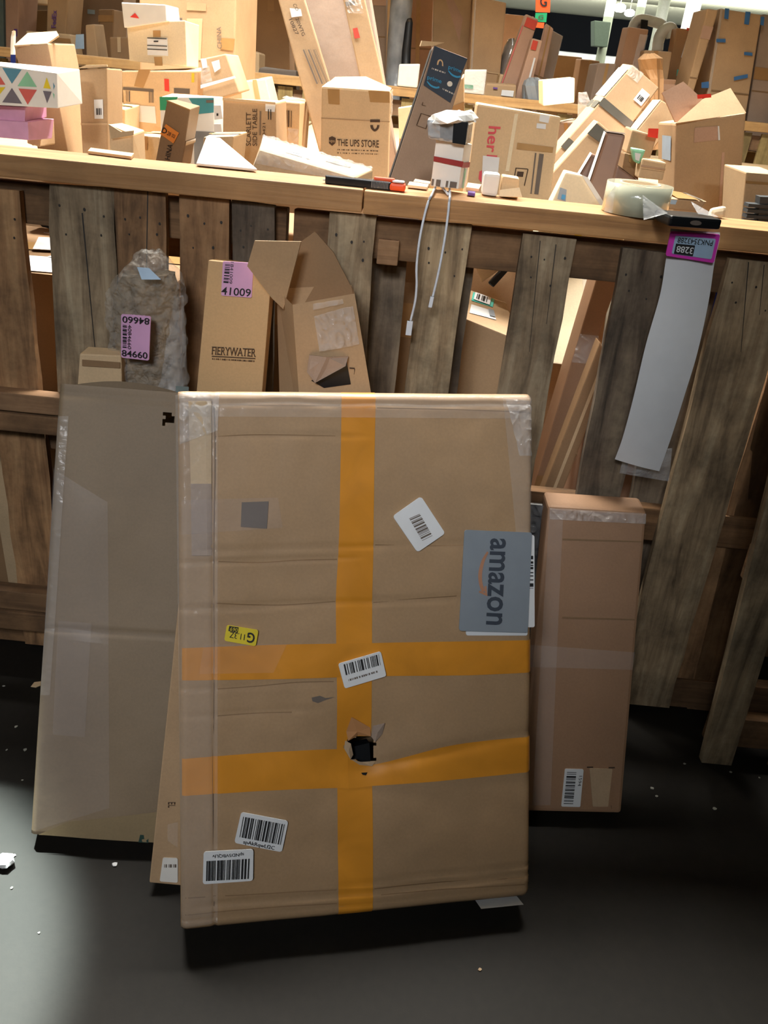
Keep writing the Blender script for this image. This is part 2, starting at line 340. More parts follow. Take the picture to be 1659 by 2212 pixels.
class Carton:
    def __init__(s, label, quad, Y, yaw=0, pitch=0, depth=.2, mat='kraft', name='carton', cat='box', group='cartons piled in the pallet bin', bev=.004, pts=None, back=None):
        n = nrm(yaw, pitch)
        if pts is None:
            c = onY(sum(p[0] for p in quad) / 4, sum(p[1] for p in quad) / 4, Y); pts = [hit(*p, c, n) for p in quad]
        f = [V(p) for p in pts]; b = [p - n * depth for p in f] if back is None else [V(p) for p in back]
        r = random.Random(label); j = min(.012, depth * .05)
        if back is None: b = [p + V((r.uniform(-j, j), r.uniform(-j, j), r.uniform(-j, j))) for p in b]
        vs = f + b; fs = [[0, 3, 2, 1], [4, 5, 6, 7], [0, 1, 5, 4], [1, 2, 6, 5], [2, 3, 7, 6], [3, 0, 4, 7]]
        s.o = link(name, vs, fs, mat, bevel=bev); tag(s.o, label, cat, group); s.f, s.b = f, b; CARTONS[s.o.name] = s
        s.front = Surf(*f); s.top = Surf(b[0], b[1], f[1], f[0]); s.right = Surf(f[1], b[1], b[2], f[2]); s.left = Surf(b[0], f[0], f[3], b[3]); s.bottom = Surf(f[3], f[2], b[2], b[3])
    def S(s, face): return getattr(s, face)
    def p(s, face, u0, v0, u1, v1, name, mat, **k): patch(s.o, s.S(face), rect(u0, v0, u1, v1), name, mat, **k); return s
    def px(s, face, px, name, mat, **k): patch(s.o, s.S(face), quadpx(s.S(face), px), name, mat, **k); return s
    def t(s, face, px, txt, mat='ink_brown', **k): text(s.o, s.S(face), quadpx(s.S(face), px), txt, mat, **k); return s
    def tu(s, face, q, txt, mat='ink_brown', **k): text(s.o, s.S(face), q, txt, mat, **k); return s
    def tape(s, face='front', u0=.44, u1=.56, mat='tape_kraft'): return s.p(face, u0, 0, u1, 1, 'tape', mat, lift=.0006)
    def tapeh(s, face='front', v0=.44, v1=.56, mat='tape_kraft'): return s.p(face, 0, v0, 1, v1, 'tape', mat, lift=.0006)
    def lab(s, face, u0, v0, u1, v1, mat='white_paper', code=True):
        q = rect(u0, v0, u1, v1); patch(s.o, s.S(face), q, 'shipping_label', mat, lift=.0015)
        if code: bars(s.o, s.S(face), sub(q, .2, .45, .8, .8), 9, hash((u0, v0)) % 99 if False else int(u0 * 97 + v0 * 31), lift=.003)
        return s
    def flap(s, px, thick=.004, mat=None, p0=None, n=None, name='flap'):
        """a flap standing off the box: outline in the photo on its own plane, hinged on the box"""
        pts = [hit(*q, p0 if p0 is not None else s.f[0], n) for q in px]; link(name, *prism(pts, -V(n) * thick), mat or s.o.data.materials[0].name, s.o, bevel=0); return s
# ================================================================ setting
def slab(name, x0, x1, y0, y1, z0, z1, mat): return struct(name, *boxv(x0, x1, y0, y1, z0, z1), mat)
slab('floor', -22, 30, -7, 42, -.2, 0, 'concrete')
slab('ceiling', -22, 30, -7, 42, 3.95, 4.15, 'ceiling_deck')
slab('wall_back', -22, 30, 42, 42.2, 0, 3.95, 'wall_white')
slab('trim_1', -22, 30, 41.8, 42, 2.55, 3.95, 'wall_dark')
slab('wall_left', -22.2, -22, -7, 42, 0, 3.95, 'wall_side'); slab('wall_right', 30, 30.2, -7, 42, 0, 3.95, 'wall_side')
slab('wall_front', -22, 30, -7.2, -7, 0, 3.95, 'wall_side')
# ================================================================ pallet fence
UF = V((0, math.sin(R_(4.5)), math.cos(R_(4.5))))
def fplane(x, z, off=0.0): return V((x, 1.70, 0)) + UF * (z / UF.z) + FN * off
def board(par, TLp, TRp, mat, zb=.02, lean=0.0, off=0.0, th=.02, seed=0, nails=True, wedge=0.0, name='slat', zt=None):
    r = random.Random(seed); a, b = onF(*TLp, off), onF(*TRp, off)
    if max(a.z, b.z) > 1.197: k = max(a.z, b.z) - 1.197; a = a - UF * (k / UF.z); b = b - UF * (k / UF.z)
    if zt: a = a - UF * ((a.z - zt) / UF.z); b = b - UF * ((b.z - zt) / UF.z)
    n = 14; L, Rr = [], []
    for i in range(n + 1):
        t = i / n
        for lst, p, sgn in ((L, a, -1), (Rr, b, 1)):
            z = p.z * (1 - t) + zb * t; q = p - UF * ((p.z - z) / UF.z)
            lst.append(q + V((lean * t + wedge * sgn * min(t * 8, 1) + r.uniform(-.0022, .0022), 0, 0)))
    o = link(name, *prism(list(reversed(L)) + Rr, -FN * th), mat, par)
    if nails:
        for zz, k in ((.05, 3), (.095, 2)):
            for i in range(k):
                t = (i + .5 + r.uniform(-.18, .18)) / k; p = a * (1 - t) + b * t - UF * (zz + r.uniform(-.012, .012)); rr = r.uniform(.0016, .0028)
                vs = [p + V((math.cos(q * .785) * rr, 0, 0)) + UF * (math.sin(q * .785) * rr * r.uniform(1, 1.5)) for q in range(8)]
                link('nail', *prism(vs, FN * .0012), 'nail_head', o)
    return o
def stringer(par, x0, x1, z0, z1, off0, off1, mat='stringer_wood', name='stringer', bev=.003):
    p = [fplane(x0, z0, off0), fplane(x1, z0, off0), fplane(x1, z1, off0), fplane(x0, z1, off0)]
    return link(name, *prism(p, -FN * (off0 - off1)), mat, par, bevel=bev)
PG = 'pallets standing as the bin fence'
A = thing('pallet', 'weathered pallet at left of fence, behind the pink-labelled packages', 'pallet', V((-.85, 1.76, 0)), PG)
board(A, (-75, 402), (40, 412), 'pallet_brown', lean=.02, seed=1); board(A, (104, 385), (244, 394), 'pallet_grey', lean=-.03, seed=2, wedge=.004)
board(A, (246, 398), (357, 410), 'pallet_brown', lean=.0, seed=3); board(A, (388, 418), (497, 430), 'pallet_brown', lean=.0, seed=4)
board(A, (500, 430), (592, 442), 'pallet_dark', lean=.03, seed=5)
stringer(A, -1.45, -.27, 1.105, 1.19, -.022, -.062); stringer(A, -1.45, -.27, .585, .675, -.022, -.062); stringer(A, -1.45, -.27, .01, .10, -.022, -.062)
stringer(A, -.60, -.14, 1.055, 1.098, -.10, -.122, 'stringer_pale', 'back_slat')
zb1, zb2 = onF(40, 852, .04).z, onF(40, 933, .04).z
stringer(A, -1.45, -.70, (zb1 + zb2) / 2 + .002, zb1, .045, .001, 'stringer_pale', 'crosspiece'); stringer(A, -1.45, -.69, zb2, (zb1 + zb2) / 2 - .002, .05, .001, 'stringer_wood', 'crosspiece')
zb1, zb2 = onF(30, 1278, .04).z, onF(30, 1358, .04).z
stringer(A, -1.45, -.68, (zb1 + zb2) / 2 + .002, zb1, .045, .001, 'stringer_wood', 'crosspiece'); stringer(A, -1.45, -.68, max(zb2, .004), (zb1 + zb2) / 2 - .002, .05, .001, 'stringer_wood', 'crosspiece')
B = thing('pallet', 'grey pallet at middle of fence, behind the hanging white cable', 'pallet', V((.15, 1.76, 0)), PG)
board(B, (711, 457), (812, 466), 'pallet_grey', lean=.01, seed=6); board(B, (806, 500), (886, 512), 'pallet_dark', off=-.075, seed=7, nails=False, name='back_slat')  # dark back slats double as light blockers, put in to darken the interior
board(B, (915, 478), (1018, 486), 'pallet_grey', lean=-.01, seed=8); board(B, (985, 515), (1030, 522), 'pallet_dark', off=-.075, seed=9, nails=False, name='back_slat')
board(B, (1130, 504), (1246, 517), 'pallet_grey', lean=-.005, seed=10); board(B, (1346, 535), (1452, 548), 'pallet_dark', lean=.02, seed=11)
stringer(B, -.255, .575, 1.105, 1.19, -.022, -.062); stringer(B, -.255, .575, .535, .60, -.022, -.062); stringer(B, -.255, .575, .01, .10, -.022, -.062)
stringer(B, -.02, .60, .455, .52, .022, .001, 'stringer_wood', 'crosspiece')
p0 = onF(838, 540, -.03); stringer(B, p0.x - .022, p0.x + .024, p0.z - .026, p0.z + .026, -.005, -.09, 'stringer_pale', 'spacer_block')
C3 = thing('pallet', 'brown pallet at right of fence, behind and right of the white paper strip', 'pallet', V((.95, 1.76, 0)), PG)
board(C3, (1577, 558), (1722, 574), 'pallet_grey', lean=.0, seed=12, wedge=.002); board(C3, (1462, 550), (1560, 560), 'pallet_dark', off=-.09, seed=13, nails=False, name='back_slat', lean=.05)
board(C3, (1735, 574), (1850, 590), 'pallet_brown', lean=-.02, seed=14, off=-.03)
stringer(C3, .60, 1.5, 1.105, 1.19, -.022, -.062); stringer(C3, .60, 1.5, .50, .585, -.022, -.062); stringer(C3, .60, 1.5, .01, .10, -.022, -.062)
D4 = thing('pallet', 'pallet leaning nearest the camera at right edge, foot on the floor', 'pallet', V((1.0, 1.55, 0)), PG)
q = [onF(1735, 760, .20), onF(1850, 770, .20), onF(1574, 1668, .17), onF(1510, 1662, .17)]; dz = -q[3].z
q[2].z = q[3].z = .002
link('slat', *prism(q, -FN * .022), 'pallet_grey', D4)
q2 = [p + V((.175, .0, .0)) for p in q]; link('slat', *prism(q2, -FN * .022), 'pallet_brown', D4)
link('slat', *prism([onF(1712, 590, -.03), onF(1812, 600, -.03), onF(1562, 1560, -.03), onF(1480, 1548, -.03)], -FN * .02), 'pallet_brown', C3)
for zz in (.03, .5):
    a = q[3] * (1 - zz / q[0].z) + q[0] * (zz / q[0].z); stringer(D4, a.x + .01, a.x + .42, zz, zz + .085, (1.70 + .0787 * zz - a.y) - .024, (1.70 + .0787 * zz - a.y) - .062)
for P_, a, b, w in ((A, (318, 412), (313, 720), 2.5), (B, (1166, 520), (1143, 760), 2), (B, (1200, 528), (1180, 700), 2.2), (C3, (1616, 566), (1600, 760), 2.2), (C3, (1650, 572), (1640, 680), 1.8), (A, (176, 460), (205, 760), 3)):
    q = [onF(*a, .0006), onF(a[0] + w, a[1], .0006), onF(b[0] + w * .5, b[1], .0006), onF(*b, .0006)]; link('crack', q, [[3, 2, 1, 0]], 'nail_head', P_)
# rail of two boards lying on the fence
tag(link('rail_board', *boxv(-1.6, -.1085, 1.775, 1.917, 1.2, 1.245), 'pine_rail', bevel=.003), 'long pine rail board along fence top at left, box cutter on its end', 'board', 'pine boards capping the fence')
tag(link('rail_board', *boxv(-.1055, 1.6, 1.773, 1.915, 1.199, 1.244), 'pine_rail', bevel=.003), 'pine rail board along fence top at right, under the tape roll', 'board', 'pine boards capping the fence')
# ================================================================ main carton leaning in front
def gauss(x, s): return math.exp(-(x / s) ** 2)
mTL, mTR = onZ(384, 843, .925), onZ(1151, 850, .925); mBL, mBR = onZ(390, 2015, .06), onZ(1146, 1940, .06)
flat = Surf(mTL, mTR, mBR, mBL)
def vline(x, y): return flat.uv(x, y)[1]
CREASE = [(vline(800, 872), 0, 1, .003, .004), (vline(420, 942), 0, .45, .0014, .004), (vline(900, 1176), .12, 1, .002, .004), (vline(500, 1212), 0, .42, .002, .004), (vline(800, 1298), .0, 1, .0022, .005),
          (vline(500, 1482), 0, .4, .0014, .005), (vline(480, 1540), .05, .33, .0012, .005), (vline(800, 1898), .5, 1, .002, .004), (vline(800, 1918), .1, 1, .003, .004), (vline(800, 1945), 0, 1, .0025, .004)]
uF = flat.uv(461, 1400)[0]; uH, vH = flat.uv(785, 1620)
def dmain(u, v):
    d = .0045 * N3.noise(V((u * 3.1, v * 4.2, 1.7))) + .0012 * N3.noise(V((u * 14, v * 18, 5.2)))
    for cv, a, b, dep, w in CREASE:
        k = 1 if a < u < b else max(0, 1 - min(abs(u - a), abs(u - b)) * 12)
        d -= dep * k * gauss(v - cv - .004 * N3.noise(V((u * 5, cv * 9, 0))), w * 1.0)
    d -= .0045 * gauss(u - uF - .003 * N3.noise(V((v * 6, 3, 0))), .0042)
    rr = math.hypot((u - uH) * .68, (v - vH) * .98); d -= .012 * gauss(rr, .06)
    d -= .003 * gauss(v - vH - .035 - .08 * max(0, u - uH) * -1.2, .012) * (1 if u > uH else gauss(u - uH, .05))
    e = min(u, 1 - u) * .68; d -= .010 * max(0, 1 - e / .012) ** 2
    e = min(v, 1 - v) * .98; d -= .012 * max(0, 1 - e / .016) ** 2
    return d
HOLE = [flat.uv(*p) for p in ((768, 1592), (803, 1588), (812, 1607), (806, 1636), (820, 1644), (786, 1652), (756, 1640), (744, 1614), (752, 1598))]
def inside(p, P):
    c = False
    for i in range(len(P)):
        (x1, y1), (x2, y2) = P[i], P[i - 1]
        if (y1 > p[1]) != (y2 > p[1]) and p[0] < (x2 - x1) * (p[1] - y1) / (y2 - y1) + x1: c = not c
    return c
main = Surf(mTL, mTR, mBR, mBL, dmain); main.hole = HOLE
nu, nv = 120, 170; vs = [main.at(i / nu, j / nv) for j in range(nv + 1) for i in range(nu + 1)]; fs = []
for j in range(nv):
    for i in range(nu):
        if inside(((i + .5) / nu, (j + .5) / nv), HOLE): continue
        k = j * (nu + 1) + i; fs.append([k, k + nu + 1, k + nu + 2, k + 1])
T_ = .118; rim = [j * 0 + i for i in range(nu + 1)] + [j * (nu + 1) + nu for j in range(1, nv + 1)] + [nv * (nu + 1) + i for i in range(nu - 1, -1, -1)] + [j * (nu + 1) for j in range(nv - 1, 0, -1)]
base = len(vs); vs += [vs[k] - main.n * T_ for k in rim]; m = len(rim)
fs += [[rim[i], rim[(i + 1) % m], base + (i + 1) % m, base + i] for i in range(m)] + [[base + i for i in range(m)]]
LG = 'cartons leaning on the pallet fence'
MB = link('large_carton', vs, fs, 'kraft_main'); tag(MB, 'large flat battered brown carton in front, crossed by orange packing tape, with a punched hole', 'box', LG)
for p in MB.data.polygons[:len(fs) - m - 1]: p.use_smooth = True
def Q(*px): return quadpx(main, px)
patch(MB, main, Q((407, 866), (457, 866), (457, 1045), (412, 1045)), 'torn_paper_strip', 'kraft_light', grid=(4, 12), lift=.0016)
patch(MB, main, Q((412, 1045), (457, 1045), (459, 1200), (414, 1200)), 'torn_paper_strip', 'kraft_taupe', grid=(4, 12), lift=.0016)
ribbon(MB, main, [((738, 846), (812, 846)), ((735, 1000), (808, 1000)), ((731, 1180), (806, 1180)), ((725, 1300), (803, 1300)), ((727, 1500), (802, 1500)), ((728, 1750), (803, 1750)), ((730, 1975), (803, 1968))], 'orange_tape', 'orange_tape', .0008, 40, 20)
ribbon(MB, main, [((393, 1400), (393, 1470)), ((600, 1392), (600, 1466)), ((800, 1388), (800, 1460)), ((1000, 1384), (1000, 1457)), ((1146, 1381), (1146, 1450))], 'orange_tape', 'orange_tape', .0012, 30, 12)
ribbon(MB, main, [((393, 1640), (393, 1720)), ((600, 1622), (600, 1705)), ((727, 1618), (727, 1700)), ((752, 1633), (752, 1702))], 'orange_tape', 'orange_tape', .0012, 40, 20)
ribbon(MB, main, [((752, 1652), (752, 1702)), ((810, 1652), (810, 1695)), ((950, 1612), (950, 1682)), ((1050, 1597), (1050, 1672)), ((1146, 1588), (1146, 1662))], 'orange_tape', 'orange_tape', .0016, 50, 20)
patch(MB, main, Q((440, 1392), (620, 1389), (590, 1452), (430, 1455)), 'clear_tape', 'clear_film_left', lift=.0024, grid=(12, 4))
patch(MB, main, Q((378, 850), (470, 850), (470, 1990), (392, 2005)), 'clear_tape', 'clear_tape', lift=.0022, grid=(8, 60))
patch(MB, main, Q((388, 846), (1149, 853), (1149, 905), (388, 900)), 'clear_tape', 'clear_tape', lift=.003, grid=(60, 6))
patch(MB, main, Q((1085, 860), (1150, 860), (1149, 1150), (1110, 1150)), 'clear_tape', 'clear_tape', lift=.0032, grid=(6, 24))
patch(MB, main, Q((392, 1080), (600, 1075), (610, 1140), (392, 1155)), 'clear_tape', 'clear_film_left', lift=.003, grid=(14, 5))
for pts in (((472, 1212), (560, 1214), (640, 1209), (728, 1207)), ((810, 1176), (920, 1178), (1040, 1176), (1140, 1180)), ((468, 1302), (600, 1306), (724, 1298)), ((806, 1300), (900, 1292), (985, 1286)), ((466, 942), (560, 938), (724, 941)), ((470, 1487), (560, 1480), (640, 1472), (720, 1470)), ((470, 1545), (560, 1538), (630, 1536)), ((400, 1938), (600, 1925), (726, 1916)), ((806, 1912), (950, 1898), (1140, 1886)), ((820, 1925), (960, 1912), (1140, 1900)), ((400, 1975), (560, 1958), (726, 1945)), ((398, 874), (560, 872), (735, 874)), ((814, 880), (1000, 884), (1145, 890))):
    ribbon(MB, main, [(p, (p[0], p[1] + 2.2)) for p in pts], 'crease', 'kraft_dark', .0005, 8, 1)
ribbon(MB, main, [((x, y), (x + 2.2, y)) for x, y in ((461, 872), (463, 1000), (460, 1200), (461, 1480), (459, 1700), (461, 1960))], 'crease', 'kraft_dark', .0012, 10, 1)
patch(MB, main, Q((386, 846), (474, 848), (470, 930), (388, 960)), 'clear_tape', 'clear_wrap', lift=.001, grid=(6, 8)); patch(MB, main, Q((1092, 862), (1149, 866), (1149, 985), (1120, 985)), 'clear_tape', 'clear_wrap', lift=.001, grid=(5, 10))
patch(MB, main, Q((522, 1085), (580, 1083), (576, 1142), (520, 1138)), 'scuff', 'ink_grey', lift=.0009, grid=(4, 4))
# torn cardboard round the hole, and an added dark block behind it
for px, mt in ((((746, 1600), (758, 1606), (764, 1632), (757, 1640), (744, 1618)), 'kraft_torn'), (((757, 1640), (780, 1646), (812, 1645), (804, 1655), (778, 1654)), 'kraft_torn'), (((806, 1568), (830, 1560), (826, 1586), (810, 1603), (803, 1592)), 'kraft_taupe'), (((748, 1580), (758, 1547), (800, 1572), (801, 1590), (774, 1590), (752, 1600)), 'orange_tape_thin')):
    pp = [main.uv(*p) for p in px]; c = (sum(p[0] for p in pp) / len(pp), sum(p[1] for p in pp) / len(pp)); k = len(pp)
    link('torn_edge', [main.at(*p, .001 + .004 * (i % 2)) for i, p in enumerate(pp)] + [main.at(*c, .005)], [[i, (i + 1) % k, k] for i in range(k)], mt, MB)
link('dark_backing', *prism([flat.at(*flat.uv(*p), -.03) for p in ((762, 1622), (803, 1612), (806, 1655), (765, 1660))], -main.n * .03), 'black_plastic', MB)  # added dark block that makes the opening look black
poly(MB, main, [main.uv(*p) for p in ((672, 1505), (690, 1501), (702, 1506), (722, 1504), (700, 1511), (686, 1517), (674, 1513))], 'tear', 'ink_grey', .0012)
poly(MB, main, [main.uv(*p) for p in ((780, 1669), (794, 1668), (790, 1674), (783, 1673))], 'tear', 'dark_hole', .003)
L1 = Q((847, 1115), (908, 1072), (960, 1152), (900, 1193)); a = patch(MB, main, L1, 'label', 'white_paper', .003, rnd=.006, label='tilted white label with a small barcode')
bars(MB, main, Q((882, 1120), (910, 1168), (932, 1157), (905, 1110)), 22, 3, 'ink_grey', .0046)
patch(MB, main, Q((1003, 1290), (1137, 1290), (1134, 1371), (1003, 1371)), 'label', 'white_paper', .002, rnd=.004)
patch(MB, main, Q((1098, 1150), (1150, 1156), (1149, 1353), (1098, 1353)), 'label', 'white_paper', .0024, rnd=.004)
bars(MB, main, Q((1136, 1200), (1136, 1270), (1147, 1270), (1147, 1200)), 14, 9, 'ink', .004)
patch(MB, main, Q((999, 1144), (1143, 1150), (1132, 1364), (986, 1360)), 'label', 'label_blue_grey', .0075, rnd=.005, label='blue grey printed label')
text(MB, main, Q((1087, 1163), (1077, 1348), (1042, 1346), (1053, 1162)), 'amazon', 'logo_dark', .0095, 'logo', .018)
arc = [((1046, 1190), (1049, 1193)), ((1034, 1210), (1040, 1213)), ((1027, 1238), (1035, 1239)), ((1029, 1262), (1036, 1259)), ((1035, 1279), (1041, 1274))]
bl = bridge(main, Q((999, 1144), (1143, 1150), (1132, 1364), (986, 1360))) + .0098
ribbon(MB, flat, arc, 'logo_smile', 'logo_orange', bl, 5, 1)
poly(MB, flat, [main.uv(*p) for p in ((1028, 1278), (1046, 1286), (1044, 1264), (1040, 1265), (1041, 1279), (1029, 1274))], 'logo_arrow', 'logo_orange', bl)
patch(MB, main, Q((490, 1349), (558, 1360), (552, 1395), (484, 1383)), 'label', 'yellow', .0036, rnd=.004, label='yellow routing label')
text(MB, main, Q((548, 1389), (532, 1386), (535, 1364), (551, 1367)), 'G', 'ink', .0056, bold=.02); text(MB, main, Q((527, 1382), (495, 1376), (497, 1363), (529, 1369)), '11.3Z', 'ink', .0056)
patch(MB, main, Q((495, 1351), (515, 1354), (513, 1366), (493, 1362)), 'print', 'ink', .0048); text(MB, main, Q((512, 1364), (496, 1361), (498, 1353), (514, 1356)), '069', 'yellow', .0072)
patch(MB, main, Q((729, 1432), (820, 1405), (832, 1458), (743, 1485)), 'label', 'white_paper', .0036, rnd=.004); bars(MB, main, Q((740, 1433), (815, 1411), (819, 1434), (745, 1456)), 24, 5, 'ink', .0056)
text(MB, main, Q((810, 1452), (822, 1448), (823, 1455), (811, 1459)), 'NY', 'ink_grey', .0056)
bars(MB, main, Q((750, 1465), (812, 1446), (813, 1450), (751, 1469)), 30, 8, 'ink_grey', .0056, 'print')
patch(MB, main, Q((521, 1752), (622, 1770), (608, 1837), (506, 1818)), 'label', 'white_paper', .003, rnd=.005); bars(MB, main, Q((525, 1761), (615, 1777), (606, 1821), (517, 1805)), 34, 6, 'ink', .005)
text(MB, main, Q((526, 1811), (593, 1824), (591, 1834), (524, 1821)), 'spAkRqwLf2C', 'ink', .005, bold=.012)
patch(MB, main, Q((440, 1837), (547, 1830), (546, 1898), (438, 1907)), 'label', 'white_paper', .003, rnd=.005); bars(MB, main, Q((446, 1856), (540, 1850), (538, 1893), (445, 1899)), 34, 7, 'ink', .005)
text(MB, main, Q((527, 1845), (459, 1850), (458, 1841), (526, 1836)), 'spND5VBQLfv', 'ink', .005, bold=.012)
patch(MB, Surf(mBL, mBR, mBR - main.n * T_, mBL - main.n * T_), rect(.85, .02, .98, .5), 'label', 'white_paper', .012)
# ================================================================ other leaning cartons
n = main.n
# thin carton squeezed behind the big one
pb = mBL - n * (T_ + .022); tq = [hit(x, y, pb, n) for x, y in ((386, 1300), (640, 1310), (620, 1935), (322, 1908))]
lift_ = V((0, 0, max(0, .024 - tq[3].z)))
c = Carton('thin brown carton peeking out between the big front carton and the tall left one', None, 0, depth=.036, mat='kraft', group=LG, pts=[p + lift_ for p in tq], bev=.003)
c.px('front', [(352, 1852), (384, 1853), (384, 1906), (345, 1903)], 'label', 'white_card', rnd=.003); bars(c.o, c.front, quadpx(c.front, [(355, 1866), (384, 1866), (384, 1873), (355, 1873)]), 10, 3, 'ink_grey')
c.px('front', [(362, 1780), (384, 1775), (384, 1830), (362, 1815)], 'clear_tape', 'clear_tape', grid=(3, 4)); c.t('front', [(378, 1732), (378, 1744), (363, 1744), (363, 1732)], 'EL', 'ink_brown')
# tall left carton
lTL, lTR = onY(128, 828, 1.56), onY(425, 852, 1.595); lBL, lBR = onZ(65, 1802, .035), onZ(368, 1818, .035)
def dl(u, v): return .006 * N3.noise(V((u * 2.1 + 4, v * 3.3, 2))) - .003 * gauss(v - .545, .004) - .0025 * gauss(v - .02, .006) - .008 * max(0, 1 - min(u, 1 - u) * .3 / .01) ** 2
left = Surf(lTL, lTR, lBR, lBL, dl); flt = Surf(lTL, lTR, lBR, lBL)
HL = [flt.uv(*p) for p in ((346, 888), (372, 893), (380, 914), (350, 917), (357, 903))]
nu, nv = 46, 130; vs = [left.at(i / nu, j / nv) for j in range(nv + 1) for i in range(nu + 1)]; fs = []
for j in range(nv):
    for i in range(nu):
        if inside(((i + .5) / nu, (j + .5) / nv), HL): continue
        k = j * (nu + 1) + i; fs.append([k, k + nu + 1, k + nu + 2, k + 1])
rim = [nu - i for i in range(0)] + [j * (nu + 1) + nu for j in range(nv + 1)] + [nv * (nu + 1) + i for i in range(nu - 1, -1, -1)] + [j * (nu + 1) for j in range(nv - 1, -1, -1)]
base = len(vs); m = len(rim); vs += [vs[k] - left.n * .07 for k in rim]
for k in range(base, len(vs)): pass
fs += [[rim[i], rim[i + 1], base + i + 1, base + i] for i in range(m - 1)] + [[base + i for i in range(m)]]
LB = link('tall_carton', vs, fs, 'kraft_tall_shaded'); tag(LB, 'tall dull brown carton leaning at left with open crumpled top and taped left edge', 'box', LG)
for p in LB.data.polygons[:nu * nv - 20]: p.use_smooth = True
rimtop = [left.at(u, 0, -.066) + left.n * (.02 * math.sin(math.pi * u)) * .6 + V((0, 0, .006 + .018 * math.sin(math.pi * min(1, u * 1.1)))) for u in [i / 16 for i in range(17)]]
rimbot = [p - V((0, .01, .06)) for p in rimtop]
link('top_flap', rimtop + rimbot, [[i, i + 1, 18 + i, 17 + i] for i in range(16)], 'kraft_tall_shaded', LB, smooth=True)
def QL(*px): return quadpx(left, px)
patch(LB, left, QL((380, 834), (408, 836), (408, 850), (380, 848)), 'tape', 'dark_green_tape', .002); patch(LB, left, QL((308, 1795), (326, 1796), (326, 1812), (304, 1811)), 'tape', 'dark_green_tape', .002)
patch(LB, left, QL((112, 1010), (234, 1085), (240, 1740), (72, 1795)), 'clear_film', 'clear_film_left', .002, (10, 30))
patch(LB, left, QL((126, 900), (150, 900), (110, 1500), (88, 1500)), 'clear_tape', 'clear_tape', .005, (3, 40)); patch(LB, left, QL((128, 1340), (200, 1345), (186, 1590), (116, 1585)), 'tape_patch', 'clear_film_left', .0045, (4, 10))
patch(LB, left, QL((150, 1772), (362, 1744), (364, 1812), (84, 1802)), 'bottom_flap', 'kraft_flap', .002, (12, 4))
# right short carton
rp = [onY(1184, 1094, 1.648), onY(1397, 1107, 1.655), onZ(1342, 1757, .03), onZ(1118, 1752, .03)]
c = Carton('short brown carton leaning at right with white barcode label near its bottom', None, 0, depth=.07, mat='kraft_small', group=LG, pts=rp, bev=.007); RB = c
c.px('front', [(1222, 1662), (1263, 1664), (1256, 1746), (1214, 1744)], 'label', 'white_paper', rnd=.003); bars(c.o, c.front, quadpx(c.front, [(1226, 1669), (1219, 1738), (1240, 1739), (1247, 1670)]), 26, 4)
c.t('front', [(1260, 1678), (1257, 1700), (1250, 1700), (1253, 1678)], '1594', 'ink'); c.px('front', [(1276, 1662), (1327, 1664), (1318, 1747), (1284, 1746)], 'torn_label', 'kraft_torn', rnd=.003)
for a, b, d in (((1270, 1658), (1284, 1658), (1270, 1664)), ((1318, 1660), (1332, 1660), (1332, 1668)), ((1324, 1742), (1326, 1750), (1320, 1748))): c.px('front', [a, b, (b[0], b[1] + 3), (a[0], a[1] + 3)], 'print', 'ink_brown')
c.px('front', [(1186, 1110), (1216, 1110), (1190, 1740), (1150, 1740)], 'clear_tape', 'clear_tape', grid=(4, 30)); c.px('front', [(1140, 1392), (1373, 1410), (1368, 1448), (1140, 1440)], 'clear_tape', 'clear_tape', grid=(12, 4), lift=.003)
c.px('front', [(1186, 1098), (1394, 1110), (1392, 1132), (1186, 1122)], 'clear_tape', 'clear_wrap', grid=(12, 3), lift=.004)
for y in (1163, 1332): c.px('front', [(1215, y), (1388 - (y - 1163) * .09, y + 6), (1388 - (y - 1163) * .09, y + 9), (1215, y + 4)], 'crease', 'kraft_dark', lift=.0002, thick=.0002)
c = Carton('black plastic-wrapped package wedged between the big carton and the short one', [(1136, 1088), (1178, 1092), (1152, 1280), (1126, 1280)], 1.69, mat='black_plastic', depth=.014, group=None, cat='package', name='wrapped_package', bev=.006)
c.px('front', [(1136, 1088), (1178, 1092), (1152, 1280), (1126, 1280)], 'plastic_wrap', 'clear_wrap', grid=(4, 12))
# ---------------- packages standing between the leaning cartons and the fence
sup = Carton('plain carton on the floor hidden behind the leaning cartons', None, 0, depth=.12, mat='kraft_dark', group=LG, pts=[(-.62, 1.632, .74), (.0, 1.632, .74), (.0, 1.632, 0), (-.62, 1.632, 0)], back=[(-.62, 1.69, .74), (.0, 1.69, .74), (.0, 1.69, 0), (-.62, 1.69, 0)])
bq = [hit(x, y, V((-.6, 1.64, .8)), nrm(0, 3)) for x, y in ((172, 764), (262, 768), (262, 860), (160, 860))]
for i in (2, 3): bq[i].z = .745
c = Carton('small tan carton with taped edge behind the tall left carton, beside the bubble-wrapped package', None, 0, depth=.05, mat='kraft_light', group=LG, pts=bq, bev=.003)
c.px('front', [(178, 776), (260, 782), (260, 795), (178, 790)], 'tape', 'kraft_dark')
